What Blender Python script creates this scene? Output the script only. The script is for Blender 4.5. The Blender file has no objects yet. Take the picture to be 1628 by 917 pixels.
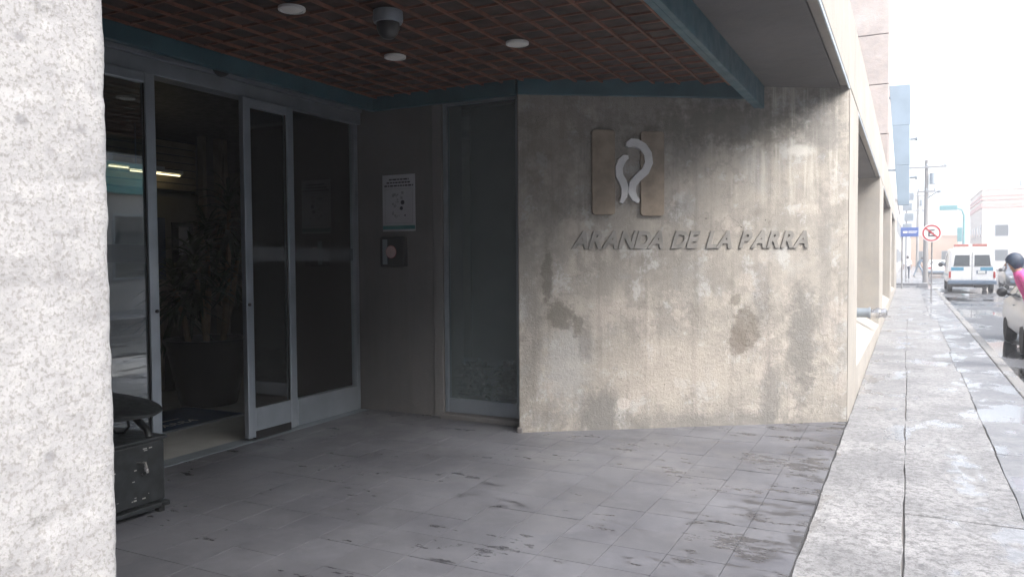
import bpy, bmesh, math, random
from mathutils import Vector, Matrix
random.seed(7)
S = bpy.context.scene
COL = S.collection
R = math.radians

# ------------------------------------------------------------------ camera
cd = bpy.data.cameras.new('camera'); cam = bpy.data.objects.new('camera', cd); COL.objects.link(cam)
cd.sensor_width = 36; cd.lens = 36 * 1235 / 1628; cd.clip_start = 0.02; cd.clip_end = 3000
CM = Matrix(((0.8912, -0.0107, 0.4535, 0), (0.4535, 0.0360, -0.8905, 0), (-0.0068, 0.9993, 0.0369, 1.6), (0, 0, 0, 1)))
cam.matrix_world = CM
S.camera = cam
def pix(p):
    c = CM.inverted() @ Vector(p)
    if c.z > -0.01: return (-9999, -9999)
    return (814 + 1235 * c.x / -c.z, 458.5 - 1235 * c.y / -c.z)

# ------------------------------------------------------------------ world, sun, exposure
SUN_EL, SUN_AZ = R(48), R(112)      # azimuth clockwise from +Y
w = bpy.data.worlds.new('World'); S.world = w; w.use_nodes = True
nt = w.node_tree; bg = nt.nodes['Background']
sky = nt.nodes.new('ShaderNodeTexSky'); sky.sky_type = 'NISHITA'; sky.sun_disc = False
sky.sun_elevation = SUN_EL; sky.sun_rotation = SUN_AZ; sky.air_density = 1.0; sky.dust_density = 4.0; sky.ozone_density = 1.0
hs = nt.nodes.new('ShaderNodeHueSaturation'); hs.inputs['Saturation'].default_value = 0.48
nt.links.new(sky.outputs[0], hs.inputs['Color']); nt.links.new(hs.outputs[0], bg.inputs['Color'])
bg.inputs['Strength'].default_value = 0.15
sl = bpy.data.lights.new('sun', 'SUN'); sl.energy = 1.2; sl.angle = R(50); sl.color = (1, 0.98, 0.955)
so = bpy.data.objects.new('sun', sl); COL.objects.link(so); so.location = (8, -6, 14)
sd = Vector((math.sin(SUN_AZ) * math.cos(SUN_EL), math.cos(SUN_AZ) * math.cos(SUN_EL), math.sin(SUN_EL)))
so.rotation_euler = sd.to_track_quat('Z', 'Y').to_euler()
S.view_settings.view_transform = 'Standard'; S.view_settings.look = 'None'
S.view_settings.gamma = 1.0; S.view_settings.use_curve_mapping = False
S.view_settings.exposure = 2.0
S.cycles.use_denoising = True
S.cycles.max_bounces = 9; S.cycles.diffuse_bounces = 4; S.cycles.transparent_max_bounces = 16
S.cycles.sample_clamp_indirect = 6.0
S.cycles.caustics_reflective = False; S.cycles.caustics_refractive = False

# ------------------------------------------------------------------ material helpers
class NT:
    def __init__(s, name):
        m = bpy.data.materials.new(name); m.use_nodes = True
        s.m = m; s.t = m.node_tree; s.b = s.t.nodes['Principled BSDF']; s.out = s.t.nodes['Material Output']
    def n(s, typ, **kw):
        x = s.t.nodes.new(typ)
        for k, v in kw.items(): setattr(x, k, v)
        return x
    def put(s, sock, v):
        if isinstance(v, bpy.types.NodeSocket): s.t.links.new(v, sock)
        elif v is not None:
            if isinstance(v, (tuple, list)) and len(v) == 3 and sock.type == 'RGBA': v = (*v, 1)
            sock.default_value = v
    def math(s, op, a, b=None, c=None, clamp=False):
        x = s.n('ShaderNodeMath', operation=op); x.use_clamp = clamp
        s.put(x.inputs[0], a)
        if b is not None: s.put(x.inputs[1], b)
        if c is not None: s.put(x.inputs[2], c)
        return x.outputs[0]
    def pos(s): return s.n('ShaderNodeNewGeometry').outputs['Position']
    def obj(s): return s.n('ShaderNodeTexCoord').outputs['Object']
    def mapv(s, v, scale=(1, 1, 1), loc=(0, 0, 0)):
        x = s.n('ShaderNodeMapping'); s.put(x.inputs['Vector'], v)
        x.inputs['Scale'].default_value = scale; x.inputs['Location'].default_value = loc
        return x.outputs[0]
    def noise(s, v, scale, detail=4, rough=0.55):
        x = s.n('ShaderNodeTexNoise'); s.put(x.inputs['Vector'], v)
        x.inputs['Scale'].default_value = scale; x.inputs['Detail'].default_value = detail; x.inputs['Roughness'].default_value = rough
        return x.outputs['Fac']
    def vor(s, v, scale, out='Distance'):
        x = s.n('ShaderNodeTexVoronoi'); s.put(x.inputs['Vector'], v); x.inputs['Scale'].default_value = scale
        return x.outputs[out]
    def ss(s, v, lo, hi, a=0.0, b=1.0):
        x = s.n('ShaderNodeMapRange', interpolation_type='SMOOTHSTEP'); s.put(x.inputs[0], v)
        for i, q in enumerate((lo, hi, a, b)): s.put(x.inputs[i + 1], q)
        return x.outputs[0]
    def mix(s, f, a, b, mode='MIX'):
        x = s.n('ShaderNodeMix', data_type='RGBA', blend_type=mode); x.clamp_factor = True
        s.put(x.inputs[0], f); s.put(x.inputs[6], a); s.put(x.inputs[7], b)
        return x.outputs[2]
    def bump(s, hgt, strength=0.3, dist=0.01, prev=None):
        x = s.n('ShaderNodeBump'); s.put(x.inputs['Height'], hgt)
        x.inputs['Strength'].default_value = strength; x.inputs['Distance'].default_value = dist
        if prev is not None: s.t.links.new(prev, x.inputs['Normal'])
        return x.outputs[0]
    def fin(s, color=None, rough=None, metal=None, normal=None, spec=None):
        s.put(s.b.inputs['Base Color'], color)
        s.put(s.b.inputs['Roughness'], rough); s.put(s.b.inputs['Metallic'], metal)
        if normal is not None: s.t.links.new(normal, s.b.inputs['Normal'])
        if spec is not None: s.put(s.b.inputs['Specular IOR Level'], spec)
        return s.m

def plain(name, color, rough=0.5, metal=0.0, var=0.12, scale=6.0, bump=0.0, spec=None):
    k = NT(name); p = k.pos()
    nz = k.noise(p, scale, 5)
    f = k.ss(nz, 0.3, 0.7)
    c = k.mix(f, tuple(x * (1 - var) for x in color), tuple(min(1, x * (1 + var)) for x in color))
    r = k.ss(k.noise(p, scale * 2.3, 3), 0.3, 0.7, max(0, rough - 0.07), min(1, rough + 0.07))
    nb = k.bump(k.noise(p, scale * 14, 3), bump, 0.004) if bump else None
    return k.fin(c, r, metal, nb, spec)

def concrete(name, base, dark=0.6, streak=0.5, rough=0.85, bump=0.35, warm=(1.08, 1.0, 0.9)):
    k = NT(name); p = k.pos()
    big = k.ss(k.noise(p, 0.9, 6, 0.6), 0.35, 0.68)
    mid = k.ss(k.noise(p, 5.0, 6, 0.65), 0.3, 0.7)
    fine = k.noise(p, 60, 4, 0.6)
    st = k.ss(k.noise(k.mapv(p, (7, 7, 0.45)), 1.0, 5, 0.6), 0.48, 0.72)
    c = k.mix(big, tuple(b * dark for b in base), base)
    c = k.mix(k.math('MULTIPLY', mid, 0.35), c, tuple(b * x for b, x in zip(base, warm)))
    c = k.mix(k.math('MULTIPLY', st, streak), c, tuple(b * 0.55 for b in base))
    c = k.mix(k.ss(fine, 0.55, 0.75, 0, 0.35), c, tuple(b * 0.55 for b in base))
    hol = k.ss(k.vor(p, 22), 0.0, 0.12)
    nb = k.bump(k.math('ADD', k.math('MULTIPLY', fine, 0.5), k.math('ADD', k.math('MULTIPLY', mid, 0.5), k.math('MULTIPLY', hol, 0.3))), bump, 0.012)
    return k.fin(c, rough, 0, nb, 0.3)

def glass_mat(name, tint, refl=1.0):
    k = NT(name)
    tr = k.n('ShaderNodeBsdfTransparent'); tr.inputs[0].default_value = (*tint, 1)
    gl = k.n('ShaderNodeBsdfGlossy'); gl.inputs['Roughness'].default_value = 0.015; gl.inputs[0].default_value = (refl, refl, refl, 1)
    wob = k.bump(k.noise(k.pos(), 1.3, 2), 0.03, 0.02); k.t.links.new(wob, gl.inputs['Normal'])
    fr = k.n('ShaderNodeFresnel'); fr.inputs[0].default_value = 1.55
    f = k.math('MULTIPLY', fr.outputs[0], 1.7, clamp=True)
    mx = k.n('ShaderNodeMixShader'); k.t.links.new(f, mx.inputs[0]); k.t.links.new(tr.outputs[0], mx.inputs[1]); k.t.links.new(gl.outputs[0], mx.inputs[2])
    k.t.links.new(mx.outputs[0], k.out.inputs['Surface'])
    return k.m

MAT = {}
def wall_sign_concrete():
    """weathered board-marked concrete with damp patches; object space: x along wall, z up"""
    k = NT('weathered_wall_concrete'); p = k.obj()
    sx = k.n('ShaderNodeSeparateXYZ'); k.put(sx.inputs[0], p); u, z = sx.outputs[0], sx.outputs[2]
    n1 = k.noise(p, 1.1, 6, 0.62); n2 = k.noise(p, 4.5, 7, 0.68); n3 = k.noise(p, 30, 6, 0.7)
    n4 = k.noise(p, 9, 6, 0.75)
    wv = k.math('ADD', k.math('MULTIPLY', k.math('SUBTRACT', n4, 0.5), 0.8), k.math('MULTIPLY', k.math('SUBTRACT', n3, 0.5), 0.16))
    base = (0.348, 0.322, 0.285)
    c = k.mix(k.ss(n1, 0.36, 0.66), (0.266, 0.248, 0.222), base)
    c = k.mix(k.ss(n2, 0.45, 0.72, 0, 0.6), c, (0.444, 0.407, 0.355))
    bl = k.ss(k.noise(k.mapv(p, (1, 1, 1), (4, 2, 9)), 2.2, 6, 0.65), 0.52, 0.66, 0, 0.5)
    c = k.mix(bl, c, (0.311, 0.311, 0.303))
    # mottled laitance, pinkish patches, fine map cracks
    mot = k.noise(k.mapv(p, (1, 1, 1), (8, 1, 5)), 6.5, 8, 0.78)
    c = k.mix(k.ss(mot, 0.50, 0.60, 0, 0.55), c, (0.215, 0.203, 0.182))
    mo2 = k.noise(k.mapv(p, (1, 1, 1), (1, 7, 2)), 3.1, 8, 0.72)
    c = k.mix(k.ss(mo2, 0.52, 0.64, 0, 0.7), c, (0.43, 0.385, 0.345))
    mo3 = k.noise(k.mapv(p, (1, 1, 1), (5, 3, 1)), 3.8, 8, 0.75)
    c = k.mix(k.ss(mo3, 0.55, 0.63, 0, 0.6), c, (0.44, 0.435, 0.425))
    dv = k.n('ShaderNodeTexVoronoi', feature='DISTANCE_TO_EDGE'); dv.inputs['Scale'].default_value = 1.9
    wr = k.n('ShaderNodeVectorMath', operation='MULTIPLY_ADD'); nzc = k.n('ShaderNodeTexNoise'); k.put(nzc.inputs['Vector'], p); nzc.inputs['Scale'].default_value = 5; nzc.inputs['Detail'].default_value = 6
    k.put(wr.inputs[0], nzc.outputs['Color']); wr.inputs[1].default_value = (.35, .35, .35); k.put(wr.inputs[2], p); k.put(dv.inputs['Vector'], wr.outputs[0])
    crk = k.math('MULTIPLY', k.ss(dv.outputs['Distance'], 0.012, 0.003), k.ss(k.noise(k.mapv(p, (1, 1, 1), (2, 2, 6)), 1.7, 3), 0.50, 0.60))
    c = k.mix(k.math('MULTIPLY', crk, 0.22), c, (0.13, 0.12, 0.105))
    # vertical board marks and runs
    st = k.noise(k.mapv(p, (11, 11, 0.5)), 1, 6, 0.65)
    c = k.mix(k.ss(st, 0.48, 0.68, 0, 0.42), c, (0.185, 0.174, 0.155))
    st2 = k.noise(k.mapv(p, (16, 16, 0.7), (3, 1, 2)), 1, 5, 0.6)
    top = k.ss(k.math('ADD', z, k.math('MULTIPLY', wv, 1.2)), 1.7, 2.7)
    rt = k.ss(u, 1.9, 2.5)
    c = k.mix(k.math('MULTIPLY', k.ss(st2, 0.48, 0.66), k.math('MULTIPLY', k.math('MULTIPLY', top, rt), 0.8)), c, (0.488, 0.459, 0.407))
    def blob(cu, cz, ru, rz, amt, col, edge=(1.28, 0.72), wob=1.0):
        nonlocal c
        a = k.math('DIVIDE', k.math('SUBTRACT', u, cu), ru); b = k.math('DIVIDE', k.math('SUBTRACT', z, cz), rz)
        d = k.math('SQRT', k.math('ADD', k.math('MULTIPLY', a, a), k.math('MULTIPLY', b, b)))
        d = k.math('ADD', d, k.math('MULTIPLY', wv, 3.6 * wob))
        c = k.mix(k.ss(d, edge[0], edge[1], 0, amt), c, col)
    D = (0.141, 0.130, 0.111); G = (0.192, 0.185, 0.174)
    blob(0.46, 0.62, 0.22, 0.38, 0.55, (0.370, 0.370, 0.363), (1.4, 0.5))
    blob(1.45, 0.55, 0.7, 0.30, 0.45, (0.444, 0.400, 0.348), (1.4, 0.4))
    blob(0.38, 1.08, 0.13, 0.13, 0.72, D)
    blob(0.27, 1.42, 0.05, 0.24, 0.75, D)
    blob(0.56, 0.98, 0.05, 0.10, 0.7, D)
    blob(2.20, 0.93, 0.13, 0.19, 0.72, (0.155, 0.137, 0.115))
    blob(2.12, 0.80, 0.09, 0.13, 0.8, (0.170, 0.148, 0.126))
    blob(2.09, 1.20, 0.06, 0.06, 0.6, D)
    blob(2.76, 0.80, 0.14, 0.55, 0.8, (0.185, 0.178, 0.165), (1.35, 0.55))
    blob(2.45, 0.25, 0.10, 0.40, 0.7, G, (1.4, 0.4))
    blob(0.78, 0.12, 0.20, 0.26, 0.9, G, (1.3, 0.55))
    blob(0.30, 0.10, 0.22, 0.10, 0.5, G, (1.3, 0.5))
    blob(1.75, 0.04, 0.9, 0.10, 0.7, G, (1.5, 0.3))
    blob(0.62, 0.82, 0.06, 0.20, 0.6, G, (1.4, 0.6))
    blob(1.62, 1.45, 0.10, 0.30, 0.35, G, (1.5, 0.5))
    blob(2.35, 1.25, 0.07, 0.28, 0.5, G, (1.4, 0.6))
    blob(2.98, 1.6, 0.07, 0.7, 0.4, G, (1.5, 0.5))
    blob(0.12, 0.9, 0.08, 0.6, 0.4, G, (1.5, 0.5))
    blob(2.0, 2.86, 0.75, 0.20, 0.65, (0.148, 0.137, 0.118), (1.4, 0.5), 1.3)
    blob(2.95, 2.85, 0.25, 0.25, 0.6, (0.178, 0.174, 0.167), (1.4, 0.4), 1.3)
    blob(2.72, 2.62, 0.16, 0.05, 0.8, (0.518, 0.503, 0.466), (1.4, 0.6))
    blob(0.30, 2.6, 0.30, 0.5, 0.35, (0.178, 0.148, 0.126), (1.5, 0.3))
    blob(0.99, 0.24, 0.06, 0.06, 0.75, (0.488, 0.444, 0.407), (1.15, 0.9), 0.7)
    # air holes
    hole = k.ss(k.vor(k.mapv(p, (1, 1, 1), (0.3, 0, 0.7)), 5.5), 0.018, 0.045)
    c = k.mix(k.math('SUBTRACT', 1.0, hole), c, (0.067, 0.059, 0.052))
    grit = k.ss(n3, 0.55, 0.72, 0, 0.4); c = k.mix(grit, c, (0.200, 0.185, 0.163))
    fine = k.noise(p, 95, 4, 0.6)
    low = k.ss(z, 1.6, 0.9, 0.25, 1.0)
    hgt = k.math('ADD', k.math('ADD', k.math('MULTIPLY', k.math('ADD', n3, mot), k.math('MULTIPLY', low, 0.9)), k.math('MULTIPLY', crk, -0.12)), k.math('ADD', k.math('MULTIPLY', fine, 0.35), k.math('ADD', k.math('MULTIPLY', hole, 0.25), k.math('MULTIPLY', st, 0.35))))
    return k.fin(c, 0.88, 0, k.bump(hgt, 0.8, 0.016), 0.25)

def aggregate():
    """coarse exposed-aggregate concrete of the near pillar"""
    k = NT('exposed_aggregate_concrete'); p = k.pos()
    n1 = k.noise(p, 16, 6, 0.65); n2 = k.noise(p, 95, 6, 0.75); n3 = k.noise(p, 300, 5, 0.7)
    c = k.mix(k.ss(n1, 0.35, 0.65), (0.295, 0.292, 0.295), (0.365, 0.362, 0.362))
    c = k.mix(k.ss(n2, 0.48, 0.62, 0, 0.5), c, (0.40, 0.395, 0.385))
    c = k.mix(k.ss(k.noise(k.mapv(p, (1, 1, 1), (1, 5, 3)), 45, 4, 0.7), 0.60, 0.70, 0, 0.55), c, (0.22, 0.21, 0.20))
    v = k.n('ShaderNodeTexVoronoi'); k.put(v.inputs['Vector'], p); v.inputs['Scale'].default_value = 75
    sep = k.n('ShaderNodeSeparateColor'); k.t.links.new(v.outputs['Color'], sep.inputs[0])
    pick = k.math('GREATER_THAN', sep.outputs[0], 0.91)
    peb = k.math('MULTIPLY', pick, k.ss(k.math('ADD', v.outputs['Distance'], k.math('MULTIPLY', n2, 0.9)), 0.95, 0.60))
    c = k.mix(k.math('MULTIPLY', k.math('MULTIPLY', peb, sep.outputs[1]), 0.6), c, (0.17, 0.168, 0.178))
    c = k.mix(k.ss(n3, 0.50, 0.60, 0, 0.58), c, (0.19, 0.178, 0.168))
    hgt = k.math('ADD', k.math('MULTIPLY', n2, 0.9), k.math('ADD', k.math('MULTIPLY', n1, 0.7), k.math('MULTIPLY', n3, 0.35)))
    return k.fin(c, 0.9, 0, k.bump(hgt, 0.35, 0.004), 0.2)

def porch_tile():
    k = NT('grey_porch_tile'); p = k.pos()
    n1 = k.noise(p, 1.1, 7, 0.68); n2 = k.noise(p, 9, 7, 0.72); n3 = k.noise(p, 130, 3)
    oi = k.n('ShaderNodeObjectInfo').outputs['Random']
    c = k.mix(k.ss(n1, 0.35, 0.65), (0.092, 0.094, 0.109), (0.152, 0.155, 0.174))
    c = k.mix(k.math('MULTIPLY', oi, 0.35), c, (0.105, 0.106, 0.114))
    c = k.mix(k.ss(n2, 0.5, 0.75, 0, 0.35), c, (0.18, 0.18, 0.185))
    # dark wet footmarks and drips
    wet0 = k.noise(k.mapv(p, (0.8, 1.5, 1), (7, 3, 0)), 2.0, 6, 0.7)
    wet1 = k.noise(k.mapv(p, (0.7, 1.6, 1), (2, 9, 0)), 6.0, 6, 0.7)
    sx = k.n('ShaderNodeSeparateXYZ'); k.put(sx.inputs[0], p)
    near = k.ss(sx.outputs[0], -1.5, -0.6, 0.0, 0.07)
    m = k.math('ADD', k.math('ADD', k.math('MULTIPLY', wet0, 0.45), k.math('MULTIPLY', wet1, 0.55)), near)
    wet = k.ss(m, 0.548, 0.615)
    c = k.mix(k.math('MULTIPLY', wet, 0.75), c, (0.03, 0.03, 0.034))
    damp = k.ss(k.noise(k.mapv(p, (1, 1, 1), (11, 4, 0)), 1.6, 4), 0.45, 0.62)
    r = k.math('SUBTRACT', k.math('SUBTRACT', 0.46, k.math('MULTIPLY', damp, 0.14)), k.math('MULTIPLY', wet, 0.18))
    h = k.math('ADD', k.math('MULTIPLY', n3, 0.3), k.math('MULTIPLY', n2, 0.7))
    return k.fin(c, r, 0, k.bump(h, 0.16, 0.006), 0.5)

def sidewalk_mat(name, a, b, coarse, wetness):
    k = NT(name); p = k.pos()
    n1 = k.noise(p, 1.3, 6, 0.66); n2 = k.noise(p, 17, 7, 0.76); n3 = k.noise(p, 60, 5, 0.75)
    oi = k.n('ShaderNodeObjectInfo').outputs['Random']
    c = k.mix(k.ss(n1, 0.35, 0.65), a, b)
    c = k.mix(k.math('MULTIPLY', oi, 0.3), c, a)
    c = k.mix(k.ss(n2, 0.46, 0.60, 0, 0.7 * coarse), c, tuple(x * 0.5 for x in a))
    c = k.mix(k.ss(n3, 0.50, 0.62, 0, 0.6 * coarse), c, tuple(x * 0.35 for x in a))
    wn = k.noise(k.mapv(p, (1.6, 0.8, 1), (3, 8, 0)), 1.2, 5, 0.6)
    wet = k.ss(wn, 0.56 - 0.14 * wetness, 0.66 - 0.14 * wetness)
    c = k.mix(k.math('MULTIPLY', wet, 0.35), c, tuple(x * 0.55 for x in a))
    r = k.ss(wet, 0, 1, 0.62, 0.13)
    hb = k.math('ADD', k.math('MULTIPLY', n3, 0.5 * coarse), k.math('MULTIPLY', n2, 0.9))
    bmp = k.n('ShaderNodeBump'); k.put(bmp.inputs['Height'], hb); k.put(bmp.inputs['Strength'], k.ss(wet, 0, 1, 0.8 * coarse + 0.1, 0.06)); bmp.inputs['Distance'].default_value = 0.012
    return k.fin(c, r, 0, bmp.outputs[0], 0.5)

def road_mat():
    k = NT('wet_asphalt'); p = k.pos()
    n1 = k.noise(k.mapv(p, (1, 0.45, 1)), 0.7, 6, 0.62); n2 = k.noise(p, 40, 4, 0.6)
    wet = k.ss(n1, 0.42, 0.56)
    c = k.mix(k.ss(n2, 0.4, 0.7), (0.055, 0.055, 0.06), (0.10, 0.10, 0.10))
    c = k.mix(k.math('MULTIPLY', wet, 0.6), c, (0.035, 0.036, 0.04))
    r = k.ss(wet, 0, 1, 0.5, 0.06)
    bmp = k.n('ShaderNodeBump'); k.put(bmp.inputs['Height'], n2); k.put(bmp.inputs['Strength'], k.ss(wet, 0, 1, 0.5, 0.02)); bmp.inputs['Distance'].default_value = 0.01
    return k.fin(c, r, 0, bmp.outputs[0], 0.6)

MAT['sign_wall'] = wall_sign_concrete()
MAT['aggregate'] = aggregate()
MAT['tile'] = porch_tile()
MAT['slab'] = sidewalk_mat('sidewalk_concrete', (0.22, 0.22, 0.226), (0.36, 0.357, 0.36), 1.0, 0.3)
MAT['slab_wet'] = sidewalk_mat('smooth_wet_concrete', (0.17, 0.175, 0.19), (0.24, 0.245, 0.255), 0.5, 0.7)
MAT['kerb'] = sidewalk_mat('kerb_concrete', (0.23, 0.225, 0.22), (0.30, 0.29, 0.28), 0.7, 0.3)
MAT['road'] = road_mat()
MAT['ground'] = plain('bare_ground', (0.16, 0.15, 0.14), 0.9)
MAT['grout'] = plain('dark_joint', (0.05, 0.05, 0.052), 0.9)
MAT['soil_joint'] = plain('slab_joint', (0.20, 0.19, 0.18), 0.95)
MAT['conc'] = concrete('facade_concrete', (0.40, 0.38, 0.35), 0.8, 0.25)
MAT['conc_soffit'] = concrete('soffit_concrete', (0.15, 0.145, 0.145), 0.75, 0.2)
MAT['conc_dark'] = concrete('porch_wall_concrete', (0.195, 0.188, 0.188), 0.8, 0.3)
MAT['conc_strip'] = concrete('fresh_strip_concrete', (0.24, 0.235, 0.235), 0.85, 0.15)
MAT['pebble'] = concrete('pink_pebble_panel', (0.47, 0.425, 0.41), 0.75, 0.1, 0.9, 1.0)
MAT['blue'] = plain('blue_painted_steel', (0.030, 0.095, 0.125), 0.45, 0, 0.15, 3)
MAT['blue_clad'] = plain('pale_blue_cladding', (0.25, 0.32, 0.39), 0.5, 0, 0.08, 2)
MAT['slot'] = plain('dark_blue_drip_channel', (0.07, 0.09, 0.13), 0.5)
MAT['alu'] = plain('satin_aluminium', (0.40, 0.45, 0.50), 0.38, 0.55, 0.08, 4)
MAT['alu_dull'] = plain('dull_aluminium', (0.28, 0.32, 0.36), 0.5, 0.4, 0.1, 4)
MAT['rubber'] = plain('black_rubber', (0.012, 0.012, 0.013), 0.6)
MAT['glass'] = glass_mat('clear_door_glass', (0.84, 0.88, 0.89))
def etched():
    k = NT('etched_glass_strip'); k.fin((0.36, 0.40, 0.43), 0.6); k.b.inputs['Alpha'].default_value = 0.2; return k.m
MAT['strip'] = etched()
MAT['rib'] = plain('terracotta_rib', (0.16, 0.062, 0.038), 0.65, 0, 0.35, 5, 0.2)
MAT['cell'] = plain('dark_brown_ceiling_tile', (0.036, 0.016, 0.011), 0.7, 0, 0.6, 4, 0.3)
MAT['black'] = plain('black_plastic', (0.015, 0.015, 0.017), 0.35)
MAT['white'] = plain('white_plastic', (0.72, 0.72, 0.70), 0.5, 0, 0.04)
MAT['paper'] = plain('poster_paper', (0.62, 0.62, 0.66), 0.6, 0, 0.04)
MAT['ink'] = plain('dark_print', (0.05, 0.05, 0.07), 0.6)
MAT['greyink'] = plain('grey_print', (0.36, 0.36, 0.39), 0.6)
MAT['teal'] = plain('teal_print', (0.06, 0.26, 0.26), 0.6)
MAT['red'] = plain('red_print', (0.50, 0.07, 0.06), 0.5)
MAT['lobby_floor_pale'] = plain('pale_floor', (.4, .4, .4), .6)
MAT['chrome'] = plain('worn_chrome', (0.62, 0.62, 0.62), 0.22, 0.95, 0.1, 20)

def frosted():
    k = NT('frosted_teal_glass')
    b = k.b
    b.inputs['Base Color'].default_value = (0.64, 0.78, 0.80, 1); b.inputs['Roughness'].default_value = 0.13
    b.inputs['Transmission Weight'].default_value = 0.82; b.inputs['IOR'].default_value = 1.15
    return k.m
MAT['frost'] = frosted()

# ------------------------------------------------------------------ geometry helpers
ORG = {}
class MB:
    def __init__(s): s.v = []; s.f = []
    def add(s, vs, fs):
        o = len(s.v); s.v += [tuple(v) for v in vs]; s.f += [tuple(i + o for i in f) for f in fs]; return s
    def box(s, x0, x1, y0, y1, z0, z1):
        vs = [(x, y, z) for z in (z0, z1) for y in (y0, y1) for x in (x0, x1)]
        return s.add(vs, [(0, 2, 3, 1), (4, 5, 7, 6), (0, 1, 5, 4), (2, 6, 7, 3), (0, 4, 6, 2), (1, 3, 7, 5)])
    def prism(s, poly, z0, z1):                      # poly in xy counter-clockwise
        n = len(poly)
        vs = [(x, y, z0) for x, y in poly] + [(x, y, z1) for x, y in poly]
        return s.add(vs, [tuple(range(n - 1, -1, -1)), tuple(range(n, 2 * n))] + [(i, (i + 1) % n, n + (i + 1) % n, n + i) for i in range(n)])
    def prismf(s, poly, fn, a, b):                   # generic: fn(p, t) -> xyz
        n = len(poly)
        vs = [fn(p, a) for p in poly] + [fn(p, b) for p in poly]
        return s.add(vs, [tuple(range(n - 1, -1, -1)), tuple(range(n, 2 * n))] + [(i, (i + 1) % n, n + (i + 1) % n, n + i) for i in range(n)])
    def tube(s, pts, rad, seg=8, caps=True):
        pts = [Vector(p) for p in pts]; n = len(pts)
        rad = rad if isinstance(rad, (list, tuple)) else [rad] * n
        rings = []
        up = None
        for i, p in enumerate(pts):
            t = (pts[min(i + 1, n - 1)] - pts[max(i - 1, 0)]).normalized()
            a = Vector((0, 0, 1)) if abs(t.z) < 0.9 else Vector((1, 0, 0))
            if up is None: up = (a - t * a.dot(t)).normalized()
            else: up = (up - t * up.dot(t)).normalized()
            sd_ = t.cross(up)
            rings.append([p + (up * math.cos(2 * math.pi * j / seg) + sd_ * math.sin(2 * math.pi * j / seg)) * rad[i] for j in range(seg)])
        vs = [v for r in rings for v in r]; fs = []
        for i in range(n - 1):
            for j in range(seg):
                fs.append((i * seg + j, i * seg + (j + 1) % seg, (i + 1) * seg + (j + 1) % seg, (i + 1) * seg + j))
        if caps: fs += [tuple(range(seg - 1, -1, -1)), tuple((n - 1) * seg + j for j in range(seg))]
        return s.add(vs, fs)
    def lathe(s, prof, c=(0, 0, 0), seg=20, axis='z'):
        vs = []; fs = []
        for r, h in prof:
            for j in range(seg):
                a = 2 * math.pi * j / seg
                q = (r * math.cos(a), r * math.sin(a), h)
                if axis == 'x': q = (h, q[0], q[1])
                if axis == 'y': q = (q[0], h, q[1])
                vs.append((q[0] + c[0], q[1] + c[1], q[2] + c[2]))
        for i in range(len(prof) - 1):
            for j in range(seg): fs.append((i * seg + j, i * seg + (j + 1) % seg, (i + 1) * seg + (j + 1) % seg, (i + 1) * seg + j))
        fs += [tuple(range(seg - 1, -1, -1)), tuple((len(prof) - 1) * seg + j for j in range(seg))]
        return s.add(vs, fs)
    def mesh(s, name, org=(0, 0, 0)):
        me = bpy.data.meshes.new(name)
        me.from_pydata([(x - org[0], y - org[1], z - org[2]) for x, y, z in s.v], [], s.f)
        bm = bmesh.new(); bm.from_mesh(me); bmesh.ops.recalc_face_normals(bm, faces=bm.faces); bm.to_mesh(me); bm.free()
        return me
    def build(s, name, mat, parent=None, bevel=0.0, smooth=False, org=None):
        o_ = org if org is not None else (ORG[parent.name] if parent else (0, 0, 0))
        me = s.mesh(name, o_)
        return link(name, me, mat, parent, bevel, smooth, org if parent is None else None)

def link(name, me, mat, parent=None, bevel=0.0, smooth=False, loc=None):
    if mat is not None:
        me.materials.clear(); me.materials.append(MAT[mat] if isinstance(mat, str) else mat)
    o = bpy.data.objects.new(name, me); COL.objects.link(o)
    if smooth:
        for p in me.polygons: p.use_smooth = True
        me.set_sharp_from_angle(angle=R(42))
    if bevel:
        b = o.modifiers.new('bevel', 'BEVEL'); b.width = bevel; b.segments = 2; b.limit_method = 'ANGLE'; b.angle_limit = R(40)
    if parent is not None:
        o.parent = parent; ORG[o.name] = ORG[parent.name]
    else:
        if loc is not None: o.location = loc
        ORG[o.name] = tuple(loc) if loc is not None else (0, 0, 0)
    return o
def tag(o, label=None, cat=None, group=None, kind=None):
    if label: o['label'] = label
    if cat: o['category'] = cat
    if group: o['group'] = group
    if kind: o['kind'] = kind
    return o
def thing(name, loc, label, cat, group=None, rz=0):
    o = bpy.data.objects.new(name, None); COL.objects.link(o); o.location = loc; o.rotation_euler = (0, 0, rz)
    o.empty_display_size = 0.2
    ORG[o.name] = (0, 0, 0) if rz else tuple(loc)
    return tag(o, label, cat, group)
def boxm(name, mat, parent, b, bevel=0.0, **kw): return MB().box(*b).build(name, mat, parent, bevel, **kw)
def textmesh(txt, size, extrude=0.004, shear=0.0, offset=0.0, align='CENTER', spacing=1.0):
    cu = bpy.data.curves.new('lettering', 'FONT'); cu.body = txt; cu.size = size; cu.extrude = extrude; cu.shear = shear; cu.offset = offset
    cu.align_x = align; cu.space_character = spacing; cu.resolution_u = 3
    o = bpy.data.objects.new('lettering', cu); COL.objects.link(o)
    bpy.context.view_layer.update()
    me = bpy.data.meshes.new_from_object(o.evaluated_get(bpy.context.evaluated_depsgraph_get()))
    bpy.data.objects.remove(o); bpy.data.curves.remove(cu)
    return me
def place_text(name, txt, mat, parent, mtx, size, **kw):
    """mtx maps text plane (x right, y up, z out) into world"""
    me = textmesh(txt, size, **kw); me.transform(mtx)
    if parent is not None: me.transform(Matrix.Translation(-Vector(ORG[parent.name])))
    return link(name, me, mat, parent)
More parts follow.
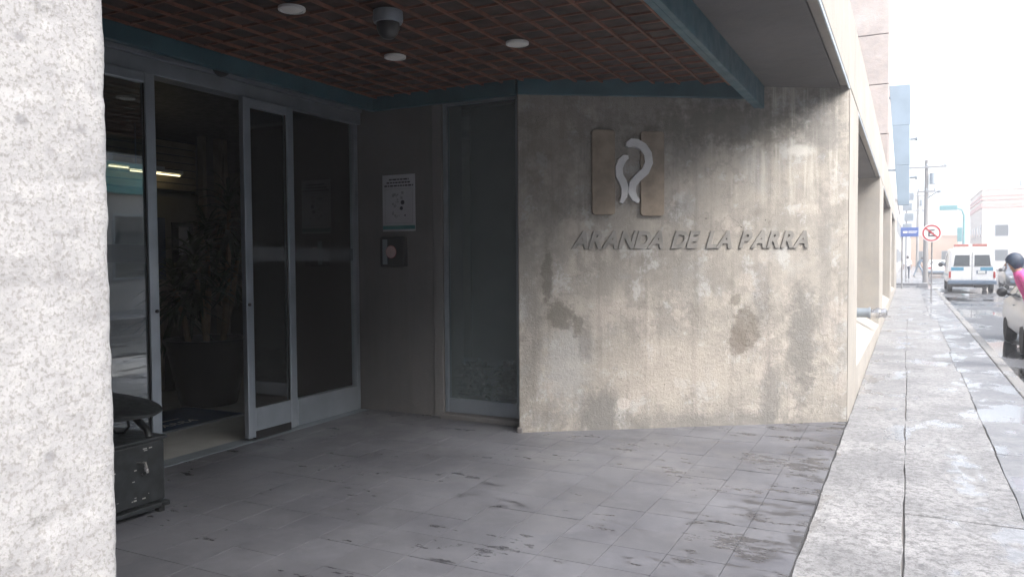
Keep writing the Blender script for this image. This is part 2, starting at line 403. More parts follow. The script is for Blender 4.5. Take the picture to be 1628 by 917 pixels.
def frame_mtx(o, x, y):
    x = Vector(x).normalized(); y = Vector(y).normalized(); z = x.cross(y)
    m = Matrix((x, y, z)).transposed().to_4x4(); m.translation = Vector(o); return m

# ================================================================== SETTING
XF, XD = -0.51, -5.25          # facade plane, door plane
g = MB().box(-400, 500, -300, 1500, -0.6, -0.17).build('ground', 'ground'); tag(g, 'bare ground under the street', 'ground', kind='structure')
rd = MB().box(1.30, 9.6, -40, 420, -0.3, -0.13).build('road', 'road'); tag(rd, 'wet dark asphalt street with bright puddles', 'road', kind='structure')
# near sidewalk: bed + separate slabs + kerb stones
sw = MB().box(XF - 0.3, 1.19, -12, 45.5, -0.3, -0.018).build('sidewalk', 'soil_joint', org=(0, 0, 0)); tag(sw, 'worn wet concrete slab sidewalk along the facade', 'sidewalk', kind='structure')
rows = [-6, -4, -2, -0.5, 1.45, 3.4, 5.38, 7.36, 10.15, 12.5, 14.9, 17.3, 19.8, 22.3, 24.8, 27.4, 30, 32.6, 35.2, 37.8, 40.4, 43, 45.4]
def ragged(x0, x1, y0, y1, amp):
    pts = []
    def side(a, b, n):
        for i in range(n):
            t = i / n
            e = amp if 0 < i else amp * 0.4
            pts.append((a[0] + (b[0] - a[0]) * t + random.uniform(-e, e), a[1] + (b[1] - a[1]) * t + random.uniform(-e, e)))
    nl = max(3, int((y1 - y0) * 5)); ns = max(3, int((x1 - x0) * 6))
    side((x0, y0), (x1, y0), ns); side((x1, y0), (x1, y1), nl); side((x1, y1), (x0, y1), ns); side((x0, y1), (x0, y0), nl)
    return pts
for i in range(len(rows) - 1):
    y0, y1 = rows[i], rows[i + 1]
    jx = random.uniform(-.012, .012)
    split = [XF + 0.004, jx, 0.66 + jx * 2, 1.185] if y0 < 20 else [XF + 0.004, 0.55, 1.185]
    for j in range(len(split) - 1):
        x0, x1 = split[j], split[j + 1]
        near = y0 < 10
        last = j == len(split) - 2
        gap = 0.0035 if near else 0.003
        poly = ragged(x0 + gap * (0.3 if j == 0 else 1), x1 - gap, y0 + gap, y1 - gap, 0.007 if near else 0.003)
        cx, cy = (x0 + x1) / 2, (y0 + y1) / 2
        dz = random.uniform(-0.004, 0.004) - (0.005 if last else 0)
        o = MB().prism([(a - cx, b - cy) for a, b in poly], -0.12, 0).build('paving_slab', 'slab_wet' if last else 'slab', None)
        o.parent = sw; o.location = (cx, cy, dz); o.rotation_euler = (random.uniform(-.0015, .0015), random.uniform(-.003, .003), 0)
        b = o.modifiers.new('bevel', 'BEVEL'); b.width = 0.004; b.segments = 1
kb = MB().box(1.2, 1.3, -12, 45.5, -0.3, -0.06).build('kerb', 'kerb'); tag(kb, 'grey concrete kerb between sidewalk and wet road', 'kerb', kind='structure')
y = -6.0
while y < 45:
    o = MB().box(-0.075, 0.075, 0.004, 1.496, -0.2, 0).build('kerb_stone', 'kerb', None, 0.015)
    o.parent = kb; o.location = (1.265, y, random.uniform(-0.006, 0.004)); y += 1.5
# cross street beyond the building and the next block's sidewalk, with a step
tag(MB().box(-60, 1.30, 45.5, 53, -0.3, -0.128).build('side_street', 'road'), 'wet side street crossing past the building', 'road', kind='structure')
nb_ = MB().prism([(-40, 53), (1.1, 53), (1.1, 300), (-40, 300)], -0.3, 0.02).build('far_sidewalk', 'slab_wet', None, 0.02); tag(nb_, 'pale far sidewalk beyond the side street', 'sidewalk', kind='structure')
tag(MB().box(9.6, 13.0, -40, 300, -0.3, 0.0).build('opposite_sidewalk', 'slab', None, 0.02), 'sidewalk on the other side of the street', 'sidewalk', kind='structure')

# porch floor: bed + tiles
A = Vector((-3.19, 6.39, 0)); B = Vector((XF, 8.2, 0)); Wd = (B - A).normalized(); Wn = Vector((Wd.y, -Wd.x, 0))
pf = MB().box(XD, XF, 0.3, 8.3, -0.3, -0.006).build('porch_floor', 'grout', org=(0, 0, 0)); tag(pf, 'grey tiled porch floor in front of the glass doors', 'floor', kind='structure')
TS = 0.315
tme = MB().box(-TS / 2 + .0020, TS / 2 - .0020, -TS / 2 + .0020, TS / 2 - .0020, -0.05, 0).mesh('floor_tile'); tme.materials.append(MAT['tile'])
cand = []
nx = int((XF - XD) / TS) + 1
for i in range(nx):
    for j in range(int(8.1 / TS) + 1):
        x = XF - 0.006 - TS * (i + .5); y = 0.3 + TS * (j + .5)
        x0, x1 = max(x - TS / 2, XD), x + TS / 2
        if (Vector((x, y, 0)) - A).dot(Wn) < -0.25 and x > -3.3: continue
        if y > 6.95 and x < -3.2: continue
        if x0 > x1 - 0.05: continue
        px, py = pix((x, y, 0))
        v = 150 < px < 1700 and -40 < py < 990
        cand.append((not v, (Vector((x, y, 0)) - Vector((0, 0, 1.6))).length, x, y))
cand.sort()
rest = MB()
for n_, (nv, d, x, y) in enumerate(cand):
    if n_ < 300 and not nv:
        o = bpy.data.objects.new('floor_tile', tme); COL.objects.link(o); o.parent = pf
        o.location = (x, y, random.uniform(-0.0012, 0.0012)); o.rotation_euler = (random.uniform(-.002, .002), random.uniform(-.002, .002), 0)
    else:
        hx = TS / 2 - .0020; rest.box(max(x - hx, XD + .002), x + hx, y - hx, y + hx, -0.05, 0)
if rest.v: tag(rest.build('floor_tile_field', 'tile', pf), kind='stuff')

# ================================================================== THE BUILDING
bd = thing('concrete_building', (-4, 4, 0), 'weathered concrete building with recessed porch, glass doors and street facade', 'building')
SO = 3.22; BT = 4.02           # soffit height, band top
ZR = 3.46                      # porch slab underside
# near pillar, rough close-up arris: dense grid for real unevenness
pil = MB()
ny, nz = 150, 330
def pil_pt(sv, z):   # sv: path parameter, along facade from y=-1.2 to 0.37, round corner, then splayed reveal
    if sv < 0: return Vector((XF, 0.36 + sv, z)), Vector((1, 0, 0))
    a = Wd
    if sv < 0.016:
        t = sv / 0.016 * math.pi / 2
        return Vector((XF - 0.01 * (1 - math.cos(t)), 0.36 + 0.01 * math.sin(t), z)), Vector((math.cos(t), math.sin(t), 0))
    q = sv - 0.016
    return Vector((XF - 0.01 - q * 0.83, 0.37 + q * 0.5, z)), Vector((0.5, 0.83, 0)).normalized()
from mathutils import noise as mn
sv_list = [-1.6, -1.2, -0.8, -0.5, -0.3] + [-0.2 + 0.0035 * i for i in range(57)] + [0.004, 0.008, 0.012, 0.016, 0.022, 0.03, 0.05, 0.1, 0.2]
z_list = [-0.2, 0.3, 0.8, 1.2] + [1.25 + 0.0035 * i for i in range(200)] + [2.0, 2.4, 2.8, 3.2, SO + 0.5]
vs = []
for z in z_list:
    for q in sv_list:
        p, nn = pil_pt(q, z)
        f1 = mn.noise(p * 30) * 0.0004 + mn.noise(p * 120) * 0.0005 + max(0, mn.noise(p * 40 + Vector((3, 1, 2))) - 0.35) * -0.004
        if q >= 0: f1 = f1 * 1.3 + mn.noise(p * 30) * 0.0006
        vs.append(p + nn * f1)
m_ = len(sv_list)
fs = [(i * m_ + j, i * m_ + j + 1, (i + 1) * m_ + j + 1, (i + 1) * m_ + j) for i in range(len(z_list) - 1) for j in range(m_ - 1)]
pil.add(vs, fs)
o = pil.build('pillar', 'aggregate', bd, smooth=True); tag(o, 'coarse pale aggregate concrete pillar at the photo edge')
for p in o.data.polygons: p.use_smooth = True
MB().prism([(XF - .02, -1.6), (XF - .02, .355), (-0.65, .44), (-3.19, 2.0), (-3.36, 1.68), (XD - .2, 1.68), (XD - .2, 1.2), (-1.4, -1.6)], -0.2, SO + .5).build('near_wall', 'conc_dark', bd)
# sign wall (oblique) in its own frame so its stains sit on it
L = (B - A).length
rot = math.atan2(Wd.y, Wd.x)
sgw = MB().prism([(0, 0), (L, 0), (L - 0.35, 0.9), (0.15, 0.5)], -0.2, ZR).build('oblique_wall', 'sign_wall', None, 0.012)
sgw.parent = bd; sgw.location = A - Vector((-4, 4, 0)); sgw.rotation_euler = (0, 0, rot); ORG[sgw.name] = (0, 0, 0)
tag(sgw, 'stained weathered concrete wall carrying the emblem')
# hole-pocked chips at the base corner
MB().prism([(A.x - .02, A.y - .015), (A.x + .04, A.y - .004), (A.x + .02, A.y + .03), (A.x - .03, A.y + .02)], -0.05, 0.05).build('broken_corner', 'conc_dark', bd, 0.015)
# back wall with poster, strip, window
YB = 6.735
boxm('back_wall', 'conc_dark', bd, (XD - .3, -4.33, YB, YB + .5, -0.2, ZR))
boxm('wall_return', 'conc_strip', bd, (-4.328, -4.215, YB - .012, YB + .4, -0.2, ZR - .002), 0.008)
boxm('window_step', 'conc_dark', bd, (-4.213, -3.2, YB - .1, YB + .3, -0.2, 0.05), 0.01)
boxm('window_head', 'conc_dark', bd, (-4.213, -3.2, YB + .02, YB + .5, 3.21, ZR - .004))
fw = MB().box(-4.205, -4.165, YB, YB + .07, .052, 3.205).box(-3.385, -3.34, YB, YB + .07, .052, 3.205).box(-4.163, -3.387, YB + .004, YB + .066, .052, .195).box(-4.163, -3.387, YB + .004, YB + .066, 3.15, 3.203).build('window', 'alu', bd, 0.004)
tag(fw, 'tall narrow frosted window in aluminium frame')
boxm('pane', 'frost', fw, (-4.164, -3.386, YB + .03, YB + .036, .19, 3.152))
boxm('added_backing', 'white', bd, (-4.2, -3.05, YB + .55, YB + .6, 0, 3.3))  # added pale sheet, brightens the frosted pane from behind
boxm('window_floor', 'lobby_floor_pale', bd, (-4.2, -3.2, YB + .31, YB + .549, -.2, .0))
# facade: soffit slabs, drip channel, fascia band, piers, bays
def soffit(y0, y1):
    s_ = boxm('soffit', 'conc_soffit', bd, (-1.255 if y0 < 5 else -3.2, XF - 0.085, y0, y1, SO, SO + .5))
    boxm('drip_channel', 'slot', s_, (XF - 0.083, XF - 0.012, y0, y1, SO + 0.035, SO + .12))
    boxm('drip_edge', 'alu', s_, (XF - 0.014, XF - 0.004, y0, y1, SO - 0.004, SO + .03))
soffit(0.2, 8.3)
bays = [(9.65, 17.6), (19.9, 28.6), (30.6, 38.6)]
for y0, y1 in bays: soffit(y0, y1)
band = MB()
band.box(XF - .3, XF, -6, 45, SO + .031, BT)
o = band.build('fascia_band', 'conc', bd, 0.01)
py = [(8.21, 9.65), (17.6, 19.9), (28.6, 30.6), (38.6, 45)]
pier0 = MB().prism([(XF, 8.205), (XF, 9.65), (XF - 1.7, 9.65), (XF - 1.7, 9.2), (XF - .34, 9.06)], -0.2, SO + .02).build('pier', 'conc', bd, 0.012)
for y0, y1 in py[1:]: boxm('pier', 'conc', bd, (XF - 3.0, XF - .001, y0, y1, -0.2, SO + .02), 0.012)
for y0, y1 in bays:
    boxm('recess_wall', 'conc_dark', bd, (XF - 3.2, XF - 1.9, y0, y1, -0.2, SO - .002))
    # sloping sill, higher at the near end
    vs = [(XF - .002, y0, -.2), (XF - .002, y1, -.2), (XF - .002, y1, .22), (XF - .002, y0, .35), (XF - 1.9, y0, -.2), (XF - 1.9, y1, -.2), (XF - 1.9, y1, 1.35), (XF - 1.9, y0, 1.48)]
    MB().add(vs, [(0, 1, 2, 3), (3, 2, 6, 7), (4, 7, 6, 5), (0, 3, 7, 4), (1, 5, 6, 2), (0, 4, 5, 1)]).build('sloping_sill', 'conc', bd, 0.012)
# roof slab and set-back upper storey
boxm('roof_slab', 'conc_soffit', bd, (-10, XF - .3, -6, 9.0, ZR, ZR + .5))
boxm('roof_slab', 'conc_soffit', bd, (-10, XF - .3, 9.0, 45, SO + .5, SO + .8))
boxm('upper_storey', 'conc', bd, (-12, -5.5, -6, 25, ZR + .5, 10))
# pebble-faced tower of stacked panels
tw = boxm('tower', 'conc_soffit', bd, (-5.0, -0.58, 25.05, 29, BT - .3, 14.0)); 
for i in range(7):
    z0 = BT - .15 + 1.43 * i - 0.15
    boxm('panel', 'pebble', tw, (-5.02, -0.54, 25.0, 25.06, z0 + .012, z0 + 1.418), 0.01)
    boxm('panel', 'pebble', tw, (-0.6, -0.535, 25.061, 29, z0 + .012, z0 + 1.418), 0.01)
# ---------------------------------------------- porch ceiling: blue perimeter beam, ribs, tiles
ce = boxm('ceiling', 'cell', bd, (-4.8, -1.27, 1.9, 7.6, 3.262, 3.30)); tag(ce, 'dark brown gridded porch ceiling')
def beam(pts, z0, z1, th):
    m = MB()
    for (a, b, nn) in pts:
        a, b, nn = Vector(a), Vector(b), Vector(nn)
        m.prism([tuple(q)[:2] for q in (a, b, b + nn * th, a + nn * th)], z0, z1)
    return m
boxm('edge_beam', 'blue', bd, (-4.86, -4.80, 1.9, 6.43, 3.10, 3.31), 0.006)
boxm('edge_beam', 'blue', bd, (-4.80, -3.2, 6.37, 6.43, 3.10, 3.31), 0.006)
a0 = A + Wd * 0.0 - Wn * 0.0; a1 = A + Wd * (2.30)
q0, q1 = a0 + Wn * .045, a1 + Wn * .045
MB().prism([(q0.x, q0.y), (q1.x, q1.y), (a1.x, a1.y), (a0.x, a0.y)], 3.10, 3.31).build('edge_beam', 'blue', bd, 0.006)
MB().box(-1.265, -1.225, 1.2, 7.70, 3.015, 3.35).box(-1.31, -1.266, 1.2, 7.66, 3.015, 3.03).build('edge_beam', 'blue', bd, 0.004)
CS = 0.203
ribx = [-1.30 - CS * i for i in range(1, 18)]
riby = [1.95 + CS * 1.02 * j for j in range(0, 29)]
for x in ribx:
    yend = min(6.37, 99) if x < -3.19 else (A + Wd * ((x - A.x) / Wd.x)).y - .02
    boxm('rib', 'rib', ce, (x - .009, x + .009, 1.92, yend, 3.214, 3.259))
for y in riby:
    xs0 = -4.79 if y < 6.36 else (A + Wd * ((y - A.y) / Wd.y)).x + .07
    if xs0 > -1.4: continue
    boxm('rib', 'rib', ce, (xs0, -1.27, y - .006, y + .006, 3.220, 3.2585))
cme = MB().box(-CS / 2 + .0095, CS / 2 - .0095, -CS / 2 + .005, CS / 2 - .005, 0, .02).mesh('ceiling_tile'); cme.materials.append(MAT['cell'])
cells = []
for i in range(17):
    for j in range(28):
        x = -1.30 - CS * (i + .5); y = (riby[j] + riby[j + 1]) / 2
        if (Vector((x, y, 0)) - A).dot(Wn) < .08 and x > -3.25: continue
        px, py_ = pix((x, y, 3.24)); vis = 150 < px < 1300 and -12 < py_ < 300
        d = (Vector((x, y, 3.24)) - Vector((0, 0, 1.6))).length
        cells.append((not vis, d, x, y))
cells.sort(); rest = MB()
for n_, (nv, d, x, y) in enumerate(cells):
    if n_ < 300 and not nv:
        o = bpy.data.objects.new('ceiling_tile', cme); COL.objects.link(o); o.parent = ce
        o.location = Vector((x, y, 3.234 + random.uniform(-.002, .002))) - Vector((-4, 4, 0)); o.rotation_euler = (random.uniform(-.012, .012), random.uniform(-.012, .012), 0)
    else: rest.box(x - CS / 2 + .016, x + CS / 2 - .016, y - CS / 2 + .014, y + CS / 2 - .014, 3.236, 3.256)
tag(rest.build('ceiling_tile_field', 'cell', ce), kind='stuff')

# ---------------------------------------------- glass front
def rail(parent, name, b, mat='alu', bev=0.004): return boxm(name, mat, parent, b, bev)
HD = 3.17
hd = boxm('door_header', 'alu', bd, (XD - .14, XD + .02, 1.68, 6.73, 3.05, HD), 0.005)
boxm('header_cover', 'alu_dull', hd, (XD - .10, XD + .045, 1.68, 6.72, HD + .002, 3.34), 0.005)
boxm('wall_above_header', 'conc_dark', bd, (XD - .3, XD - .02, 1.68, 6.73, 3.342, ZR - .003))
def fixed_light(y0, y1, mid, label):
    t = MB().box(XD - .10, XD - .02, y0, y0 + .06, 0.005, 3.048).box(XD - .10, XD - .02, y1 - .06, y1, .005, 3.048)
    o = t.build('fixed_light', 'alu', bd, 0.004); tag(o, label)
    rail(o, 'kick_rail', (XD - .095, XD - .012, y0 + .061, y1 - .061, .005, .26))
    if mid: rail(o, 'mullion', (XD - .095, XD - .065, mid - .025, mid + .025, .262, 3.045), 'alu_dull')
    boxm('pane', 'glass', o, (XD - .062, XD - .056, y0 + .055, y1 - .055, .25, 3.049))
    boxm('etched_strip', 'strip', o, (XD - .054, XD - .052, y0 + .062, y1 - .062, 1.60, 1.73))
    boxm('stop_bead', 'rubber', o, (XD - .056, XD - .048, y0 + .0605, y0 + .07, .262, 3.045))
fixed_light(5.68, 6.72, 6.06, 'fixed glass light beside the concrete wall')
fixed_light(2.52, 3.44, None, 'fixed glass light on the far left')
fixed_light(1.69, 2.51, None, 'fixed glass light at the hidden end')
rail(bd, 'door_post', (XD - .12, XD + .015, 5.60, 5.678, .005, 3.049))
def leaf(y0, y1, lead, label):
    o = MB().box(XD + .02, XD + .075, y0, y0 + .085, .03, 3.04).box(XD + .02, XD + .075, y1 - .085, y1, .03, 3.04).box(XD + .022, XD + .073, y0 + .086, y1 - .086, 2.96, 3.04).build('sliding_door', 'alu', bd, 0.006)
    tag(o, label)
    rail(o, 'kick_rail', (XD + .022, XD + .073, y0 + .086, y1 - .086, .085, .29))
    rail(o, 'brush_seal', (XD + .03, XD + .07, y0 + .086, y1 - .086, .012, .083), 'rubber', 0)
    boxm('pane', 'glass', o, (XD + .045, XD + .051, y0 + .08, y1 - .08, .28, 2.965))
    boxm('etched_strip', 'strip', o, (XD + .053, XD + .055, y0 + .087, y1 - .087, 1.60, 1.73))
    MB().box(XD + .052, XD + .060, y0 + .0855, y0 + .094, .291, 2.958).box(XD + .052, XD + .060, y1 - .094, y1 - .0855, .291, 2.958).box(XD + .052, XD + .060, y0 + .095, y1 - .095, .291, .299).build('gasket', 'rubber', o)
    ly = y0 + .03 if lead == 0 else y1 - .03
    MB().lathe([(.014, 0), (.014, .012), (.010, .016)], (XD + .075, ly, 1.22), 10, 'x').build('lock', 'black', o)
leaf(5.02, 5.64, 0, 'sliding glass door leaf standing open')
leaf(3.50, 4.13, 1, 'sliding glass door leaf behind the pillar')
boxm('threshold', 'alu_dull', bd, (XD - .08, XD + .10, 3.5, 6.70, -0.03, .004))

# ---------------------------------------------- lobby seen through the glass
MAT['lobby_floor'] = plain('lobby_stone_floor', (0.50, 0.50, 0.47), 0.35, 0, 0.1, 3)
MAT['lobby_wall'] = plain('lobby_beige_wall', (0.22, 0.205, 0.155), 0.8, 0, 0.08, 2)
MAT['lobby_dark'] = plain('lobby_dark_panel', (0.05, 0.05, 0.05), 0.5)
MAT['slat'] = plain('beige_wood_slat', (0.24, 0.20, 0.13), 0.6, 0, 0.2, 4)
MAT['navy'] = plain('navy_blue_board', (0.03, 0.06, 0.12), 0.5)
boxm('lobby_floor', 'lobby_floor', bd, (-13, XD - .081, -1, 9, -.2, 0.0))
boxm('lobby_wall', 'lobby_wall', bd, (-13, -12.8, -1, 12, -.2, ZR))
boxm('lobby_wall', 'lobby_wall', bd, (-12.8, XD - .3, 11.0, 11.2, -.2, ZR))
boxm('lobby_floor', 'lobby_floor', bd, (-13, XF - 2.0, 9.001, 11.0, -.2, 0.0))
boxm('lobby_wall', 'lobby_wall', bd, (-12.8, XD - .3, .9, 1.1, -.2, ZR))
boxm('lobby_ceiling', 'lobby_dark', bd, (-12.8, XD - .31, 1.1, 11.0, 3.3, 3.4))
boxm('lobby_wall', 'lobby_wall', bd, (-8.75, -8.6, 3.0, 7.5, 0.0, 2.5))
lp = boxm('slat_panel', 'lobby_dark', bd, (-8.6, -8.55, 4.5, 7.42, 2.52, 3.18)); tag(lp, 'beige slatted lobby screen')
for i in range(7): boxm('slat', 'slat', lp, (-8.548, -8.53, 4.5, 7.42, 2.54 + i * .091, 2.54 + i * .091 + .076))
for yy, w_ in ((7.53, .06), (7.80, .05), (7.90, .06), (8.35, .06)): boxm('lobby_post', 'slat', bd, (-8.62, -8.52, yy, yy + w_, 0, 3.3))
boxm('notice_board', 'navy', bd, (-8.599, -8.57, 6.70, 6.95, 1.37, 2.17), .004)
boxm('notice_board', 'paper', bd, (-8.599, -8.57, 7.16, 7.32, 1.69, 2.06), .004)
boxm('notice_board', 'lobby_dark', bd, (-8.598, -8.58, 7.06, 7.40, 1.2, 2.12), .004)
boxm('lobby_counter', 'slat', bd, (-8.595, -8.2, 4.0, 6.6, 0, .95), .01)
boxm('lobby_bench', 'lobby_dark', bd, (-8.59, -8.1, 6.62, 7.4, 0, .45), .02)
# lit fluorescent batten
MAT['lamp'] = bpy.data.materials.new('fluorescent_glow'); MAT['lamp'].use_nodes = True
bb = MAT['lamp'].node_tree.nodes['Principled BSDF']; bb.inputs['Emission Color'].default_value = (1.0, 0.85, 0.5, 1); bb.inputs['Emission Strength'].default_value = 0.6
for k_, (y0, zz) in enumerate(((6.05, 2.74), (6.33, 2.71))):
    t = thing('fluorescent_lamp', (-8.40, y0, zz), ('upper' if k_ == 0 else 'lower') + ' lit yellowish lamp tube inside the dark lobby', 'lamp', 'lit lobby lamps')
    MB().tube([(-8.40, y0, zz), (-8.40, y0 + .72, zz)], .010, 8).build('tube', 'lamp', t)
    MB().box(-8.43, -8.37, y0 - .03, y0 + .75, zz + .022, zz + .06).build('batten', 'white', t)
    MB().tube([(-8.40, y0 + .36, zz + .06), (-8.40, y0 + .36, 3.3)], .008, 6).build('hanger', 'alu_dull', t)

# ================================================================== THINGS IN THE PORCH AND LOBBY
# door mat
mt = thing('door_mat', (-6.6, 5.0, 0), 'navy blue door mat with white lettering just inside the doors', 'mat')
MAT['mat'] = plain('navy_carpet', (0.02, 0.06, 0.15), 0.95, 0, 0.2, 30, 0.4)
MAT['matprint'] = plain('pale_mat_print', (0.5, 0.54, 0.58), 0.9)
boxm('mat_pile', 'mat', mt, (-7.05, -6.2, 3.6, 5.93, .002, .012))
MB().box(-7.08, -7.052, 3.57, 5.96, .002, .014).box(-6.198, -6.17, 3.57, 5.96, .002, .014).box(-7.051, -6.199, 5.932, 5.96, .002, .014).build('border', 'alu_dull', mt)
mm = frame_mtx((-6.56, 4.75, .0135), (0, 1, 0), (-1, 0, 0))
place_text('print', 'ARANDA DE LA PARRA', 'matprint', mt, frame_mtx((-6.34, 4.65, .0135), (0, 1, 0), (-1, 0, 0)), .16, extrude=.0006, shear=.2)
place_text('print', 'BIENVENIDOS', 'matprint', mt, frame_mtx((-6.82, 4.75, .0135), (0, 1, 0), (-1, 0, 0)), .22, extrude=.0006, shear=.2) if False else None
boxm('print', 'matprint', mt, (-6.60, -6.575, 3.7, 5.45, .0125, .0135))
ov = MB()
for k_ in range(7):
    y0 = 3.9 + k_ * .2; ov.prism([(-6.85, y0), (-6.72, y0 + .03), (-6.72, y0 + .13), (-6.80, y0 + .15), (-6.88, y0 + .11)], .0125, .0135)
ov.build('print', 'matprint', mt)

# plants
MAT['leaf'] = plain('dark_green_leaf', (0.035, 0.06, 0.022), 0.45, 0, 0.35, 9)
MAT['cane'] = plain('tan_cane', (0.22, 0.15, 0.08), 0.7, 0, 0.2, 12)
MAT['pot'] = plain('black_glazed_pot', (0.012, 0.012, 0.014), 0.35)
MAT['soil'] = plain('potting_soil', (0.04, 0.03, 0.02), 0.95, 0, .3, 20)
def blade(m, base, yaw, length, width, lift, droop, seg=6):
    d = Vector((math.cos(yaw), math.sin(yaw), 0)); sdv = Vector((-d.y, d.x, 0)); vs = []
    for i in range(seg + 1):
        t = i / seg
        c = Vector(base) + d * (length * t * math.cos(lift) + length * .1 * t * t) + Vector((0, 0, length * (math.sin(lift) * t - droop * t * t)))
        wd = width * math.sin(math.pi * min(1, .12 + .88 * t)) ** .7 * .5 if i < seg else 0.001
        vs += [c - sdv * wd, c + Vector((0, 0, -wd * .35)), c + sdv * wd]
    fs = []
    for i in range(seg):
        a = i * 3; fs += [(a, a + 1, a + 4, a + 3), (a + 1, a + 2, a + 5, a + 4)]
    m.add(vs, fs)
pl = thing('potted_plant', (-7.05, 6.25, 0), 'leafy indoor palm on canes in a tall black tapered pot', 'plant')
MB().lathe([(.30, 0), (.31, .02), (.44, .66), (.47, .70), (.47, .74), (.42, .74), (.41, .66), (.02, .655)], (-7.05, 6.25, 0), 28).build('pot', 'pot', pl, smooth=True)
MB().lathe([(.405, .665), (.2, .69), (.01, .70)], (-7.05, 6.25, 0), 20).build('soil', 'soil', pl)
heads = []
for (dx, dy, hh, lean) in ((0.10, -.10, .95, -.12), (-.08, .05, 1.25, .03), (.06, .16, 1.62, .10), (-.12, -.16, .75, -.14), (.0, .2, 1.05, .2)):
    b0 = Vector((-7.05 + dx, 6.25 + dy, .66)); tp = b0 + Vector((lean * .3, lean, hh - .1))
    MB().tube([b0, b0.lerp(tp, .5) + Vector((.02, .01, 0)), tp], [.034, .03, .024], 8).build('cane', 'cane', pl, smooth=True); heads.append(tp)
cr = MB()
for h_ in heads:
    for i in range(54):
        t = i / 54
        blade(cr, h_ + Vector((0, 0, (t - .6) * .5)), random.uniform(0, 6.28), random.uniform(.38, .62), random.uniform(.045, .07), 1.25 - 1.5 * (1 - t) + random.uniform(-.2, .2), random.uniform(.35, .8))
cr.build('foliage', 'leaf', pl)
for k_, (x, y, n_, lab) in enumerate(((-4.02, YB + .235, 260, 'left clump of leafy plant blurred behind the frosted window'), (-3.55, YB + .235, 330, 'right taller clump of leafy plant behind the frosted window'))):
    p = thing('window_plant', (x, y, 0), lab, 'plant', 'plants behind the frosted window')
    MB().lathe([(.11, 0), (.15, .2), (.16, .22), (.13, .22), (.02, .2)], (x, y, 0), 16).build('pot', 'pot', p, smooth=True)
    m = MB()
    for i in range(n_): blade(m, (x + random.uniform(-.13, .13), y + random.uniform(0, .06), random.uniform(.16, .5)), random.uniform(0, 6.28), random.uniform(.11, .165), .05, random.uniform(.3, 1.3), random.uniform(.3, .7))
    m.build('foliage', 'leaf', p)

# poster
ps = thing('poster', (-4.75, YB, 1.9), 'white notice poster with teal footer band on the concrete wall', 'poster')
YP = YB - .006
boxm('sheet', 'paper', ps, (-4.955, -4.545, YP, YB - .001, 1.905, 2.495))
boxm('footer_band', 'teal', ps, (-4.953, -4.547, YP - .0015, YP - .0002, 1.925, 1.965))
def ptext(txt, x, z, size, mat='ink', off=.0): return place_text('print', txt, mat, ps, frame_mtx((x, YP - .001, z), (1, 0, 0), (0, 0, 1)), size, extrude=.0005, offset=off)
for txt, z, sz in (('CUIDA TU SALUD', 2.447, .034), ('Y LA DE LOS DEMAS', 2.412, .034), ('AL INGRESAR AL EDIFICIO', 2.377, .030)):
    pass
lines = MB()
for z, x0, x1 in ((2.437, -4.87, -4.62), (2.405, -4.90, -4.60), (2.372, -4.93, -4.565)):
    x = x0
    while x < x1:
        wv = random.uniform(.016, .05); lines.box(x, min(x + wv, x1), YP - .0012, YP - .0002, z, z + .016); x += wv + .009
lines.build('print', 'ink', ps)
fr = MB()
fr.box(-4.925, -4.575, YP - .0012, YP - .0002, 2.345, 2.349).box(-4.925, -4.575, YP - .0012, YP - .0002, 1.99, 1.994).box(-4.925, -4.921, YP - .0012, YP - .0002, 1.995, 2.344).box(-4.579, -4.575, YP - .0012, YP - .0002, 1.995, 2.344)
for i in range(26):
    x, z = -4.84 + random.uniform(0, .13), 2.02 + random.uniform(0, .28); fr.box(x, x + random.uniform(.004, .03), YP - .001, YP - .0002, z, z + random.uniform(.004, .03))
fr.build('print', 'greyink', ps)
dk = MB()
for x, z, r in ((-4.70, 2.205, .024), (-4.715, 2.145, .02), (-4.67, 2.07, .01)): dk.lathe([(r, YP - .0014), (r, YP - .0002)], (x, 0, z), 12, 'y')
dk.build('print', 'ink', ps)
# black call box with round sticker
cb = thing('sanitiser_box', (-4.79, YB, 1.53), 'small black wall box with round pink sticker below the poster', 'wall box')
boxm('housing', 'black', cb, (-4.945, -4.635, YB - .09, YB - .001, 1.53, 1.85), 0.02)
boxm('side_panel', 'alu_dull', cb, (-4.90, -4.84, YB - .096, YB - .089, 1.56, 1.82), 0.003)
MAT['pink'] = plain('pink_sticker', (0.60, 0.42, 0.42), 0.6)
MB().lathe([(.062, YB - .0985), (.062, YB - .097)], (-4.79, 0, 1.69), 24, 'y').build('sticker', 'pink', cb)
MB().lathe([(.066, YB - .0975), (.066, YB - .0965)], (-4.79, 0, 1.69), 24, 'y').build('sticker_rim', 'red', cb)
MB().prism([(-.03, 0), (.03, 0), (.03, .02), (.0, .022), (-.012, .05), (-.03, .05)], 0, .0012).build('sticker_mark', 'ink', cb)
o = bpy.data.objects['sticker_mark']; o.data.transform(frame_mtx((-4.79, YB - .0987, 1.665), (1, 0, 0), (0, 0, 1))); o.data.transform(Matrix.Translation(-Vector(ORG[cb.name])))
for v in o.data.vertices: v.co -= Vector((0, 0, 0))
